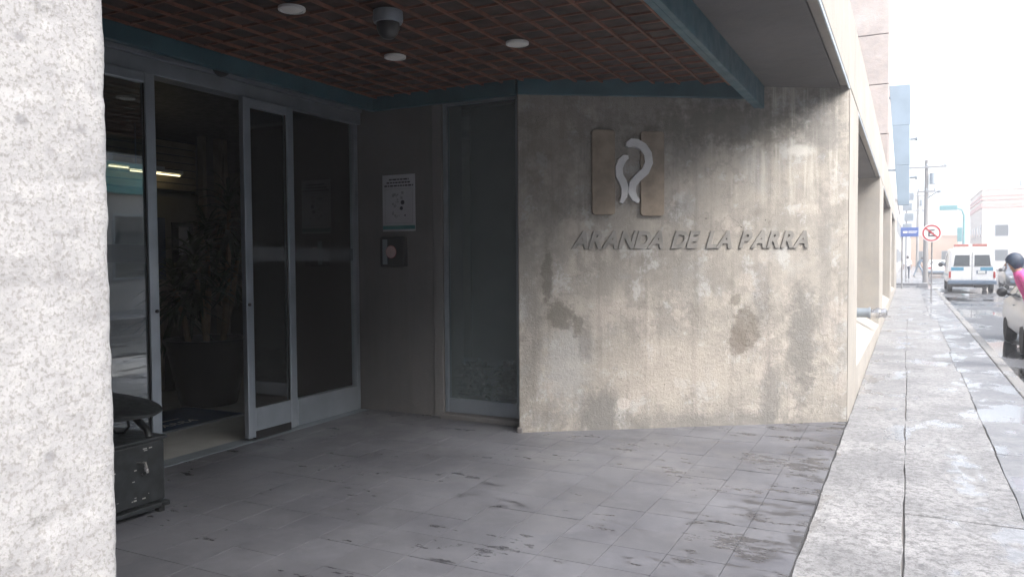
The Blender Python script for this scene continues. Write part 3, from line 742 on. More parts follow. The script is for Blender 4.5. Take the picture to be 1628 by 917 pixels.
# emblem and lettering on the oblique wall
sg = thing('wall_sign', A + Wd * 1.6 + Vector((0, 0, 1.7)), 'weathered wall sign with tan barred emblem and raised slanted lettering on concrete', 'sign')
def wmat(u, z, off): return frame_mtx(A + Wd * u + Vector((0, 0, z)) + Wn * off, Wd, (0, 0, 1))
MAT['tan'] = plain('weathered_tan_panel', (0.25, 0.20, 0.15), 0.65, 0, 0.2, 7, 0.3)
MAT['palew'] = plain('pale_emblem_metal', (0.58, 0.58, 0.58), 0.45, 0.1, 0.08, 6)
MAT['letter'] = plain('weathered_bronze_letter', (0.20, 0.19, 0.175), 0.6, 0.0, 0.2, 9)
def rrect(w_, h_, r, n=5):
    pts = []
    for cx, cy, a0 in ((w_ - r, r, -90), (w_ - r, h_ - r, 0), (r, h_ - r, 90), (r, r, 180)):
        for i in range(n + 1): a = R(a0 + 90 * i / n); pts.append((cx + r * math.cos(a), cy + r * math.sin(a)))
    return pts
def onwall(poly, name, mat, u, z, z0, z1, bev=.004):
    m = MB().prism(poly, z0, z1); me = m.mesh(name); me.transform(wmat(u, z, 0)); me.transform(Matrix.Translation(-Vector(ORG[sg.name])))
    return link(name, me, mat, sg, bev)
onwall(rrect(.215, .78, .03), 'emblem_bar', 'tan', .69, 2.01, .002, .04)
onwall(rrect(.225, .78, .03), 'emblem_bar', 'tan', 1.15, 2.0, .002, .04)
def ribbon(pts, wd, z0, z1, mat):
    n = len(pts); left = []; right = []
    for i in range(n):
        a = Vector(pts[max(0, i - 1)]); b = Vector(pts[min(n - 1, i + 1)]); d = (b - a).normalized(); nn = Vector((-d.y, d.x)); p = Vector(pts[i])
        e = min(i, n - 1 - i); f = (.45, .8, 1)[min(e, 2)]
        left.append(p + nn * wd * .5 * f); right.append(p - nn * wd * .5 * f)
    poly = [tuple(p) for p in right] + [tuple(p) for p in reversed(left)]
    m = MB(); nL = n
    vs = [(*p, z) for z in (z0, z1) for p in right + left]
    fs = []
    for i in range(n - 1):
        fs += [(2 * n + i, 2 * n + i + 1, 3 * n + i + 1, 3 * n + i), (i, n + i, n + i + 1, i + 1), (i, i + 1, 2 * n + i + 1, 2 * n + i), (n + i, 3 * n + i, 3 * n + i + 1, n + i + 1)]
    fs += [(0, 2 * n, 3 * n, n), (n - 1, 2 * n - 1, 4 * n - 1, 3 * n - 1)]
    m.add(vs, fs); me = m.mesh('emblem_ribbon'); me.transform(wmat(0, 0, 0)); me.transform(Matrix.Translation(-Vector(ORG[sg.name])))
    return link('emblem_ribbon', me, mat, sg)
ribbon([(1.02, 2.635), (1.03, 2.655), (1.06, 2.672), (1.11, 2.668), (1.17, 2.635), (1.215, 2.57), (1.225, 2.49), (1.19, 2.41), (1.12, 2.35), (1.07, 2.29), (1.06, 2.22), (1.09, 2.16), (1.13, 2.13)], .075, .002, .055, 'palew')
ribbon([(1.03, 2.54), (1.00, 2.535), (.965, 2.50), (.94, 2.44), (.945, 2.37), (.98, 2.31), (1.0, 2.25), (.99, 2.18), (.96, 2.12)], .07, .002, .05, 'palew')
txt = 'ARANDA DE LA PARRA'
me0 = []
adv = {'A': .70, 'R': .70, 'N': .74, 'D': .73, 'E': .62, 'L': .57, 'P': .66, ' ': .34}
tot = sum(adv[c] for c in txt); u = .50; sc_ = 2.30 / tot
for c in txt:
    if c != ' ':
        me = textmesh(c, .215, extrude=.008, shear=.32, offset=.009, align='LEFT'); me.transform(Matrix.Scale(.92, 4, (1, 0, 0)))
        me.transform(wmat(u + .012, 1.705, .009)); me.transform(Matrix.Translation(-Vector(ORG[sg.name])))
        link('letter', me, 'letter', sg)
    u += adv[c] * sc_

# ceiling fittings
MAT['diffuser'] = plain('downlight_diffuser', (0.80, 0.78, 0.74), 0.4, 0, .03)
dl = [(-3.50, 3.82, 'recessed white downlight nearest the dome camera, by the top photo edge'), (-3.61, 5.09, 'recessed white downlight nearest the glass doors'), (-2.59, 5.20, 'recessed white downlight right of the others, nearest the oblique wall')]
for x, y, lab in dl:
    t = thing('downlight', (x, y, 3.19), lab, 'ceiling light', 'recessed downlights in the porch ceiling')
    MB().lathe([(.085, 3.205), (.085, 3.188), (.070, 3.184), (.066, 3.195)], (x, y, 0), 24).build('trim_ring', 'white', t, smooth=True)
    MB().lathe([(.066, 3.193), (.05, 3.186), (.02, 3.183)], (x, y, 0), 24).build('diffuser', 'diffuser', t, smooth=True)
x, y = -3.01, 4.17
t = thing('dome_camera', (x, y, 3.19), 'grey dome security camera hanging from the brown ceiling', 'camera')
MB().lathe([(.095, 3.205), (.098, 3.15), (.09, 3.13)], (x, y, 0), 24).build('base', 'alu_dull', t, smooth=True)
MB().lathe([(.075, 3.13), (.075, 3.10), (.06, 3.06), (.035, 3.035), (.005, 3.03)], (x, y, 0), 24).build('dome', 'black', t, smooth=True)
t = thing('door_sensor', (XD + .06, 4.80, 3.2), 'dark round door sensor on the header above the opening', 'sensor')
MB().lathe([(.09, XD + .046), (.09, XD + .07), (.075, XD + .11), (.04, XD + .135), (.005, XD + .14)], (0, 4.80, 3.25), 20, 'x').build('cap', 'black', t, smooth=True)
boxm('bracket', 'alu_dull', t, (XD + .046, XD + .06, 4.58, 4.70, 3.20, 3.30), .004)

# black metal seat box by the pillar
MAT['blackmetal'] = plain('scuffed_black_metal', (0.022, 0.026, 0.028), 0.45, 0.2, 0.4, 12, 0.2)
MAT['scuff'] = plain('bare_scuff', (0.40, 0.40, 0.38), 0.6)
sb = thing('seat_box', (-4.5, 3.2, 0), 'scuffed black metal box with padded seat on bent tubes, half behind the pillar', 'seat box')
sbx = MB(); sbx.box(-5.1, -4.25, 2.85, 3.40, .08, .47); o = sbx.build('chest', 'blackmetal', sb, 0.012)
boxm('lid', 'blackmetal', sb, (-5.12, -4.235, 2.83, 3.415, .471, .495), .008)
MB().box(-5.12, -4.23, 3.36, 3.42, .04, .07).box(-5.12, -4.23, 2.84, 2.90, .04, .07).box(-4.29, -4.23, 2.901, 3.359, .04, .07).build('base_rail', 'blackmetal', sb, .006)
for x_, y_ in ((-4.28, 3.38), (-4.28, 2.88), (-5.05, 3.38), (-5.05, 2.88)): boxm('foot', 'rubber', sb, (x_ - .02, x_ + .02, y_ - .02, y_ + .02, 0, .04))
MB().tube([(-4.26, 3.30, .496), (-4.285, 3.30, .545), (-4.40, 3.30, .615), (-4.52, 3.30, .645)], .022, 8).build('support_tube', 'blackmetal', sb, smooth=True)
MB().tube([(-4.26, 2.90, .496), (-4.285, 2.90, .545), (-4.40, 2.90, .615), (-4.52, 2.90, .645)], .022, 8).build('support_tube', 'blackmetal', sb, smooth=True)
MB().tube([(-4.45, 3.29, .60), (-4.44, 3.29, .55), (-4.48, 3.29, .51), (-4.56, 3.29, .495), (-4.63, 3.29, .53), (-4.60, 3.29, .60)], .009, 6).build('brace_wire', 'blackmetal', sb, smooth=True)
st = MB(); prof = []
ring = []
for i in range(13):
    t_ = i / 12; xx = -5.2 + 1.22 * t_
    hh = .075 * max(.02, (1 - max(0, (t_ - .45) / .55) ** 2.0)); ww = .30 * max(.1, (1 - max(0, (t_ - .5) / .5) ** 2.4) ** .6) if t_ < 1 else .02
    ring.append([(xx, 3.1 + ww * math.cos(a), .70 + hh * math.sin(a) - (.012 if math.sin(a) < 0 else 0)) for a in [2 * math.pi * j / 16 for j in range(16)]])
vs = [p for r_ in ring for p in r_]; fs = [(i * 16 + j, i * 16 + (j + 1) % 16, (i + 1) * 16 + (j + 1) % 16, (i + 1) * 16 + j) for i in range(12) for j in range(16)] + [tuple(range(15, -1, -1)), tuple(12 * 16 + j for j in range(16))]
st.add(vs, fs).build('seat', 'blackmetal', sb, smooth=True)
MB().tube([(-4.25, 3.20, .36), (-4.205, 3.22, .36), (-4.20, 3.23, .30), (-4.25, 3.24, .27)], .012, 6).build('latch', 'chrome', sb, smooth=True)
m = MB()
for i in range(15):
    z_ = random.choice((.43, .12, .14, random.uniform(.13, .42))); y_ = random.uniform(2.9, 3.3); m.box(-4.2515, -4.2485, y_, y_ + random.uniform(.006, .03), z_, z_ + random.uniform(.003, .009))
    x_ = random.uniform(-4.75, -4.28); m.box(x_, x_ + random.uniform(.006, .035), 3.3995, 3.4015, z_, z_ + random.uniform(.003, .009))
m.build('scuff_marks', 'scuff', sb)

# standpipe in the next bay
sp = thing('standpipe', (-.9, 15.4, .6), 'short chrome fire pipe inlet sticking out over the sloping sill', 'pipe')
MB().lathe([(.085, -1.3), (.085, -.62), (.10, -.62), (.10, -.585)], (0, 15.4, .60), 20, 'x').build('pipe', 'alu_dull', sp, smooth=True)
MB().lathe([(.07, -.584), (.07, -.50), (.095, -.50), (.095, -.44), (.075, -.43), (.075, -.38), (.09, -.375), (.09, -.33), (.04, -.31)], (0, 15.4, .60), 20, 'x').build('coupling', 'chrome', sp, smooth=True)
MB().lathe([(.15, -1.02), (.15, -1.0), (.10, -.985)], (0, 15.4, .6), 20, 'x').build('flange', 'alu_dull', sp, smooth=True)
# blue fin cladding on the facade
bf = thing('blue_fin', (-.3, 25.4, 3.1), 'pale blue metal fin sign projecting from the upper facade', 'fin')
n_ = 3
for i in range(n_):
    t0, t1 = i / n_, (i + 1) / n_
    zA, zB = 6.57 + (3.1 - 6.57) * t0, 6.57 + (3.1 - 6.57) * t1
    xl0, xl1 = -.53 + .26 * t0, -.53 + .26 * t1
    MB().prismf([(xl1, zB + .002), (.03, zB + .002), (.015, zA - .002), (xl0, zA - .002)], lambda p, q: (p[0], q, p[1]), 25.32, 25.45).build('panel', 'blue_clad', bf, .008)
MB().box(-.62, -.36, 25.35, 25.42, 6.2, 6.26).box(-.62, -.2, 25.35, 25.42, 4.1, 4.16).build('bracket', 'alu_dull', bf)
for zz in (5.0, 3.9): MB().lathe([(.03, .03), (.03, .16), (.06, .17), (.06, .22)], (0, 25.38, zz), 10, 'x').build('floodlight', 'alu_dull', bf)
# ================================================================== STREET
# vehicles: local +y is forward
def paint(name, c, rough=.25, metal=.0):
    k = NT(name); k.b.inputs['Coat Weight'].default_value = .6; k.b.inputs['Coat Roughness'].default_value = .08
    nz = k.noise(k.pos(), 3, 4); return k.fin(k.mix(k.ss(nz, .3, .7), tuple(x * .92 for x in c), c), rough, metal)
MAT['silver'] = paint('silver_car_paint', (.50, .51, .54), .35, .2)
MAT['vanwhite'] = paint('white_van_paint', (.78, .79, .80), .3)
MAT['carwhite'] = paint('white_car_paint', (.72, .72, .73), .3)
MAT['cargrey'] = paint('grey_car_paint', (.16, .17, .19), .3, .3)
MAT['vblue'] = paint('blue_stripe_paint', (.05, .27, .42), .3)
MAT['carglass'] = plain('dark_car_glass', (.05, .065, .075), .06, 0, .1, 3, 0, .8)
MAT['tyre'] = plain('tyre_rubber', (.018, .018, .019), .8)
MAT['rimm'] = plain('wheel_rim', (.45, .45, .46), .35, .8)
MAT['lampred'] = plain('red_lamp_lens', (.42, .03, .025), .25)
MAT['lamporange'] = plain('orange_lightbar_lens', (.30, .11, .09), .25)
MAT['lampclear'] = plain('clear_lamp_lens', (.7, .7, .68), .15)
MAT['bumper'] = plain('grey_bumper', (.11, .16, .23), .5)
MAT['cap_blue'] = plain('navy_hair', (.03, .045, .075), .6)
def body_loft(st, W):
    vs = []; 
    for (y, zb, zt, zr, wt, wf) in st:
        w_ = W * wf
        half = [(w_ * .80, zb), (w_ * .96, zb + .10), (w_, (zb * .5 + zt * .5)), (w_ * .975, zt - .04), (w_ * .95, zt), (w_ * wt, zr - .05), (w_ * wt - .07, zr - .005), (w_ * wt * .45, zr + .012)]
        ringp = [(x, y, z) for x, z in half] + [(-x, y, z) for x, z in reversed(half)]
        vs += ringp
    n = 16; fs = []
    for i in range(len(st) - 1):
        for j in range(n): fs.append((i * n + j, i * n + (j + 1) % n, (i + 1) * n + (j + 1) % n, (i + 1) * n + j))
    fs += [tuple(range(n)), tuple((len(st) - 1) * n + j for j in reversed(range(n)))]
    return MB().add(vs, fs)
def wheel(parent, x, y, r, sgn):
    t = MB().lathe([(r * .62, -.10), (r * .95, -.10), (r, -.06), (r, .06), (r * .95, .10), (r * .62, .10)], (x, y, r), 22, 'x').build('wheel', 'tyre', parent, smooth=True)
    MB().lathe([(r * .60, -.06), (r * .63, .085), (r * .55, .10), (r * .2, .07), (.03, .075)] if sgn > 0 else [(.03, -.075), (r * .2, -.07), (r * .55, -.10), (r * .63, -.085), (r * .60, .06)], (x, y, r), 22, 'x').build('rim', 'rimm', t, smooth=True)
    MB().lathe([(r * 1.10, -.02), (r * 1.10, .02)], (x - sgn * .02, y, r + .015), 22, 'x').build('arch', 'rubber', t)
def quad(parent, name, mat, pts, th=.012, bev=0):
    p = [Vector(q) for q in pts]; nn = (p[1] - p[0]).cross(p[-1] - p[0]).normalized() * th; n = len(p)
    m = MB().add(p + [q + nn for q in p], [tuple(range(n - 1, -1, -1)), tuple(range(n, 2 * n))] + [(i, (i + 1) % n, n + (i + 1) % n, n + i) for i in range(n)])
    return m.build(name, mat, parent, bev)
SED = [(-2.2, .50, .70, .74, .80, .80), (-2.12, .32, .88, .95, .88, .93), (-1.62, .22, .93, 1.0, .88, .99), (-1.05, .20, .95, 1.37, .70, 1), (-.4, .20, .95, 1.46, .72, 1), (.25, .20, .94, 1.43, .71, 1), (.98, .20, .93, 1.0, .86, .99), (1.6, .20, .86, .91, .86, 1), (2.02, .24, .76, .80, .84, .965), (2.2, .36, .62, .66, .80, .84)]
def sedan(loc, rz, paintm, label, group=None, W=.87, name='parked_car'):
    t = thing(name, loc, label, 'car', group, rz); ORG[t.name] = (0, 0, 0)
    body_loft(SED, W).build('body', paintm, t, .02, True)
    for s in (1, -1):
        for y0b, y1b, y0t, y1t in ((-1.0, -.12, -.78, -.12), (-.06, .86, -.06, .30)):
            b_, tp = W * .955, W * .735
            pts = [(s * b_, y0b, .975), (s * b_, y1b, .975), (s * (tp + .005), y1t, 1.36), (s * (tp + .005), y0t, 1.34)]
            quad(t, 'side_window', 'carglass', pts if s > 0 else pts[::-1], .012)
        m = body_loft([(a, -.06, .0, .06, .9, 1) for a in (.0, .12)], .10)
        mm_ = MB().lathe([(.03, 0), (.09, .03), (.10, .10), (.06, .16)], (s * (W + .10), .62, 1.02), 12, 'y').tube([(s * W * .93, .70, .97), (s * (W + .06), .70, 1.0)], .025, 6).build('mirror', 'black', t, smooth=True)
        for y in (-1.30, 1.32): wheel(t, s * (W - .115), y, .30, s)
        quad(t, 'tail_lamp', 'lampred', [(s * .50, -2.205, .70), (s * .78, -2.17, .70), (s * .80, -2.13, .86), (s * .52, -2.165, .86)][::(1 if s > 0 else -1)], .02)
        quad(t, 'headlamp', 'lampclear', [(s * .42, 2.19, .58), (s * .68, 2.14, .58), (s * .72, 2.06, .70), (s * .45, 2.13, .70)][::(-1 if s > 0 else 1)], .03)
        boxm('door_handle', 'alu_dull', t, (s * W - .01, s * W + .012, -.02 - .30, -.02 - .14, .80, .825), .004)
    quad(t, 'windscreen', 'carglass', [(-.58, .93, 1.045), (.58, .93, 1.045), (.50, .32, 1.405), (-.50, .32, 1.405)], .02)
    quad(t, 'rear_window', 'carglass', [(.58, -1.55, 1.055), (-.58, -1.55, 1.055), (-.5, -1.10, 1.35), (.5, -1.10, 1.35)], .02)
    boxm('front_bumper', 'bumper', t, (-.68, .68, 2.1, 2.235, .34, .50), .03); boxm('grille', 'black', t, (-.38, .38, 2.18, 2.212, .54, .66), .01)
    boxm('rear_bumper', 'bumper', t, (-.72, .72, -2.235, -2.1, .36, .52), .03); boxm('number_plate', 'white', t, (-.17, .17, -2.225, -2.2, .60, .70))
    return t
sedan((2.66, 17.6, -.13), R(0), 'silver', 'silver car parked by the kerb at the right photo edge')
sedan((1.75 + 3.6, 49, -.13), R(180), 'cargrey', 'dark grey car facing us just right of the ambulance')
sedan((7.0, 52, -.13), R(180), 'carwhite', 'white car facing us between the grey car and the person in pink')
sedan((-1.2, 66, -.13), R(90), 'carwhite', 'small white car crossing far away, left of the ambulance') if False else None
sedan((2.3, 78, -.13), R(0), 'carwhite', 'small white car far away behind the no parking sign')
sedan((8.6, 62, -.13), R(180), 'cargrey', 'distant dark car parked behind the white car on the right')

# ambulance van
va = thing('ambulance_van', (2.72, 45.4, -.13), 'white ambulance van with blue stripe and orange roof light bar, seen from behind', 'van', None, 0)
ORG[va.name] = (0, 0, 0); W = 1.0
VAN = [(-2.72, .52, 1.12, 1.98, .84, .97), (-2.66, .42, 1.14, 2.08, .86, 1), (-1.0, .38, 1.15, 2.12, .87, 1), (.8, .38, 1.15, 2.12, .87, 1), (1.35, .38, 1.14, 2.04, .85, 1), (2.0, .38, 1.10, 1.22, .88, .99), (2.6, .42, 1.0, 1.05, .88, .94), (2.75, .50, .8, .84, .86, .85)]
body_loft(VAN, W).build('body', 'vanwhite', va, .03, True)
YR = -2.73
for s in (1, -1):
    d_ = boxm('rear_door', 'vanwhite', va, (min(s * .012, s * .86), max(s * .012, s * .86), YR - .02, YR, .62, 1.94), .015)
    x0, x1 = sorted((s * .10, s * .76)); xa, xb = sorted((s * .10, s * .70))
    quad(d_, 'window', 'carglass', [(x0, YR - .021, 1.30), (x1, YR - .021, 1.30), (xb, YR - .021, 1.80), (xa, YR - .021, 1.80)], .008)
    MB().box(x0 - .03, x1 + .03, YR - .026, YR - .0205, 1.26, 1.285).build('window_seal', 'rubber', d_)
    quad(va, 'tail_lamp', 'lampred', [(s * .87, YR - .012, .72), (s * .96, YR - .012, .72), (s * .95, YR - .012, 1.02), (s * .87, YR - .012, 1.02)][::(1 if s > 0 else -1)], .02)
    boxm('stripe', 'vblue', d_, (min(s * .34, s * .858), max(s * .34, s * .858), YR - .028, YR - .0215, 1.07, 1.225))
    boxm('stripe', 'vblue', va, (min(s * 1.0, s * 1.008), max(s * 1.0, s * 1.008), -2.6, 1.9, .80, .92))
    for y in (-1.65, 1.85): wheel(va, s * .86, y, .36, s)
    MB().lathe([(.03, 0), (.10, .03), (.13, .12), (.07, .2)], (s * 1.16, 1.55, 1.32), 12, 'y').tube([(s * .93, 1.65, 1.28), (s * 1.12, 1.65, 1.3)], .025, 6).build('mirror', 'black', va, smooth=True)
    quad(va, 'side_window', 'carglass', [(s * .99, .2, 1.22), (s * .99, 1.4, 1.22), (s * .905, 1.2, 1.9), (s * .905, .2, 1.9)][::(1 if s > 0 else -1)], .02)
boxm('bumper', 'bumper', va, (-1.0, 1.0, YR - .14, YR + .1, .42, .60), .03)
boxm('door_gap', 'rubber', va, (-.010, .010, YR - .016, YR - .001, .62, 1.94))
boxm('plate_recess', 'bumper', va, (.18, .60, YR - .034, YR - .0205, .92, 1.08), .005); boxm('number_plate', 'white', va, (.24, .54, YR - .044, YR - .035, .94, 1.06))
lb = boxm('light_bar', 'white', va, (-.72, .72, -1.6, -1.25, 2.15, 2.20), .01)
for s in (1, -1): boxm('lens', 'lamporange', lb, (min(s * .08, s * .70), max(s * .08, s * .70), -1.58, -1.27, 2.201, 2.34), .03)
boxm('lens', 'lampclear', lb, (-.075, .075, -1.57, -1.28, 2.201, 2.32), .02)
quad(va, 'windscreen', 'carglass', [(-.8, 1.95, 1.27), (.8, 1.95, 1.27), (.74, 1.42, 1.98), (-.74, 1.42, 1.98)], .02)
boxm('axle', 'black', va, (-.8, .8, -1.75, -1.55, .25, .42)); boxm('exhaust_box', 'black', va, (.1, .6, -2.5, -2.1, .25, .40), .03)

# people
def person(loc, rz, label, H, top, legs, hair, pose, skin=(.30, .17, .11)):
    t = thing('person', loc, label, 'person', None, rz); ORG[t.name] = (0, 0, 0)
    k = H / 1.7
    J = dict(pel=(0, 0, .93), spine=(0, 0, 1.12), chest=(0, .01, 1.30), neck=(0, 0, 1.45), head=(0, .02, 1.55), crown=(0, .015, 1.645))
    rad = dict(pel=(.15, .11), spine=(.125, .095), chest=(.15, .105), neck=(.052, .052), head=(.072, .09), crown=(.055, .065))
    for s, q in ((1, 'r'), (-1, 'l')):
        J.update({'hip' + q: (s * .09, 0, .90), 'kn' + q: (s * .10, .02, .50), 'an' + q: (s * .10, -.02, .09), 'toe' + q: (s * .115, .15, .035),
                  'sh' + q: (s * .175, 0, 1.37), 'el' + q: (s * .23, -.02, 1.09), 'wr' + q: (s * .24, .06, .86), 'pa' + q: (s * .24, .09, .79)})
        rad.update({'hip' + q: (.09, .09), 'kn' + q: (.058, .06), 'an' + q: (.042, .045), 'toe' + q: (.04, .03), 'sh' + q: (.06, .06), 'el' + q: (.043, .043), 'wr' + q: (.028, .028), 'pa' + q: (.036, .02)})
        for i_ in range(5):
            dx = (-.026 + .013 * i_); 
            f0, f1 = ('f%d' % i_) + q, ('g%d' % i_) + q
            J[f0] = (s * .24 + dx, .11 + (.0 if i_ else -.02), .745 if i_ else .775); J[f1] = (s * .24 + dx * 1.15, .13, (.70, .695, .69, .695, .71)[i_] + (.05 if i_ == 0 else 0))
            rad[f0] = (.009, .009); rad[f1] = (.007, .007)
    J.update(pose)
    E_ = [('pel', 'spine'), ('spine', 'chest'), ('chest', 'neck'), ('neck', 'head'), ('head', 'crown')]; zone = {0: 't', 1: 't', 2: 't', 3: 's', 4: 's'}
    for q in 'rl':
        for a, b, z in (('pel', 'hip', 'l'), ('hip', 'kn', 'l'), ('kn', 'an', 'l'), ('an', 'toe', 'b'), ('chest', 'sh', 't'), ('sh', 'el', 't'), ('el', 'wr', 't' if top[0] > .6 and top[1] < .2 else 's'), ('wr', 'pa', 's')):
            zone[len(E_)] = z; E_.append(((a if a in ('pel', 'chest') else a + q), b + q))
        for i_ in range(5):
            zone[len(E_)] = 's'; E_.append(('pa' + q, ('f%d' % i_) + q)); zone[len(E_)] = 's'; E_.append((('f%d' % i_) + q, ('g%d' % i_) + q))
    names = list(J); idx = {n: i for i, n in enumerate(names)}
    me = bpy.data.meshes.new('body'); me.from_pydata([tuple(c * k for c in J[n]) for n in names], [(idx[a], idx[b]) for a, b in E_], [])
    ob = bpy.data.objects.new('body_skeleton', me); COL.objects.link(ob)
    ob.modifiers.new('skin', 'SKIN'); ss_ = ob.modifiers.new('sub', 'SUBSURF'); ss_.levels = 1; ss_.render_levels = 1
    for n in names:
        sv_ = me.skin_vertices[0].data[idx[n]]; sv_.radius = (rad[n][0] * k, rad[n][1] * k); sv_.use_root = (n == 'pel')
    bpy.context.view_layer.update()
    m2 = bpy.data.meshes.new_from_object(ob.evaluated_get(bpy.context.evaluated_depsgraph_get()))
    bpy.data.objects.remove(ob)
    mats = [plain('cloth_top', top, .8, 0, .1, 12), plain('cloth_legs', legs, .8, 0, .1, 12), plain('skin', skin, .55, 0, .06, 8), plain('shoe', (.03, .03, .03), .6)]
    m2.materials.clear()
    for x in mats: m2.materials.append(x)
    segs = [(Vector(J[a]) * k, Vector(J[b]) * k, zone[i]) for i, (a, b) in enumerate(E_)]
    zi = dict(t=0, l=1, s=2, b=3)
    for p in m2.polygons:
        c = p.center; best = min(segs, key=lambda g_: (c - (g_[0] + (g_[1] - g_[0]) * max(0, min(1, (c - g_[0]).dot(g_[1] - g_[0]) / (g_[1] - g_[0]).length_squared)))).length)
        p.material_index = zi[best[2]]; p.use_smooth = True
    link('body', m2, None, t)
    hc = Vector(J['head']) * k
    hm = MB(); vs = []; fs = []
    for i in range(9):
        th = math.pi * i / 8 * .78
        for j in range(18):
            a = 2 * math.pi * j / 18; front = max(0, math.sin(a))
            tt = th * (1 - .42 * front); rr = 1.0 + .07 * mn.noise(Vector((3 * math.cos(a), 3 * math.sin(a), i * .9)))
            vs.append(hc + Vector((.095 * math.sin(tt) * math.cos(a) * rr, .112 * math.sin(tt) * math.sin(a) * rr - .012, .128 * math.cos(tt) + .018)) * k)
    for i in range(8):
        for j in range(18): fs.append((i * 18 + j, i * 18 + (j + 1) % 18, (i + 1) * 18 + (j + 1) % 18, (i + 1) * 18 + j))
    hm.add(vs, fs).build('hair', plain('hair', hair, .55, 0, .2, 30), t, smooth=True)
    fm = MB(); f0 = hc + Vector((0, .085, -.01)) * k
    fm.add([f0 + Vector(q) * k for q in ((-.014, 0, -.03), (.014, 0, -.03), (0, .03, -.025), (0, -.002, .025))], [(0, 1, 2), (0, 2, 3), (1, 3, 2), (0, 3, 1)]).build('nose', mats[2], t)
    em = MB()
    for s in (-1, 1): em.lathe([(.011 * k, f0.y - .004), (.008 * k, f0.y + .004 * k)], (f0.x + s * .032 * k, 0, f0.z + .02 * k), 8, 'y')
    em.build('eyes', 'black', t)
    MB().box(f0.x - .022 * k, f0.x + .022 * k, f0.y - .01, f0.y + .002, f0.z - .058 * k, f0.z - .05 * k).build('mouth', 'red', t)
    return t
person((1.63, 13.3, -.13), R(90), 'person in a bright pink top with dark hair behind the silver car at the kerb', 1.80, (.62, .10, .30), (.42, .40, .46), (.03, .045, .075), dict(spine=(0, .05, 1.12), chest=(0, .15, 1.30), neck=(0, .20, 1.44), head=(0, .25, 1.54), crown=(0, .26, 1.635), shr=(.175, .15, 1.37), shl=(-.175, .15, 1.37), elr=(.23, .06, 1.10), ell=(-.23, .06, 1.10), wrr=(.21, .06, .88), wrl=(-.21, .06, .88), par=(.21, .06, .81), pal=(-.21, .06, .81), **{f'{c}{i}{q}': ((s * .21) + (-.026 + .013 * i), .065, .76 - (.045 if c == 'g' else 0)) for c in 'fg' for i in range(5) for q, s in (('r', 1), ('l', -1))}))
person((.0, 62.0, .02), R(10), 'person in a white top and dark trousers walking on the far sidewalk', 1.68, (.75, .74, .74), (.03, .035, .06), (.03, .025, .02), dict(knr=(.11, .12, .50), anr=(.11, .10, .10), toer=(.12, .26, .05), anl=(-.10, -.20, .12), toel=(-.10, -.06, .04)))
person((.75, 68.0, .02), R(-60), 'person in dark blue leaning forward with legs apart on the far sidewalk', 1.70, (.05, .09, .14), (.16, .22, .30), (.03, .025, .02), dict(chest=(0, .16, 1.25), neck=(0, .27, 1.36), head=(0, .34, 1.43), crown=(0, .36, 1.52), shr=(.175, .20, 1.30), shl=(-.175, .20, 1.30), elr=(.24, .30, 1.04), ell=(-.24, .30, 1.04), wrr=(.22, .42, .84), wrl=(-.22, .42, .84), par=(.22, .45, .78), pal=(-.22, .45, .78), knr=(.14, .22, .52), anr=(.15, .30, .10), toer=(.16, .46, .04), knl=(-.14, -.12, .50), anl=(-.15, -.30, .12), toel=(-.16, -.16, .04), **{f'{c}{i}{q}': ((s * .22) + (-.026 + .013 * i), .47 + (.02 if c == 'g' else 0), (.73 if c == 'f' else .685)) for c in 'fg' for i in range(5) for q, s in (('r', 1), ('l', -1))}))

# no parking sign
MAT['signwhite'] = plain('white_sign_face', (.80, .80, .80), .4, 0, .03)
MAT['signred'] = plain('red_sign_ring', (.50, .05, .07), .4)
MAT['signblack'] = plain('black_sign_letter', (.03, .02, .03), .4)
MAT['pole'] = plain('grey_steel_pole', (.28, .28, .29), .5, .4)
ns = thing('no_parking_sign', (.78, 32, 0), 'round white no parking sign with red ring on a thin pole', 'sign')
MB().tube([(.78, 32, -.05), (.78, 32, 2.75)], .025, 10).build('post', 'pole', ns, smooth=True)
MB().lathe([(.33, 31.955), (.33, 31.965)], (.76, 0, 2.46), 32, 'y').build('face', 'signwhite', ns)
MB().lathe([(.235, 31.947), (.285, 31.947), (.285, 31.954), (.235, 31.954), (.235, 31.947)], (.76, 0, 2.46), 32, 'y')
rg = MB(); n_ = 36; vs = []; fs = []
for j in range(n_):
    a = 2 * math.pi * j / n_
    for r_, yy in ((.245, 31.95), (.295, 31.95), (.295, 31.954), (.245, 31.954)): vs.append((.76 + r_ * math.cos(a), yy, 2.46 + r_ * math.sin(a)))
for j in range(n_):
    for q in range(4): fs.append((j * 4 + q, j * 4 + (q + 1) % 4, ((j + 1) % n_) * 4 + (q + 1) % 4, ((j + 1) % n_) * 4 + q))
rg.add(vs, fs).build('ring', 'signred', ns)
MB().box(.66, .70, 31.945, 31.953, 2.34, 2.58).box(.70, .86, 31.945, 31.953, 2.54, 2.58).box(.70, .83, 31.945, 31.953, 2.44, 2.48).box(.70, .86, 31.945, 31.953, 2.34, 2.38).build('letter', 'signblack', ns)
quad(ns, 'slash', 'signred', [(.95, 31.944, 2.27), (.98, 31.944, 2.31), (.59, 31.944, 2.66), (.56, 31.944, 2.62)], .003)
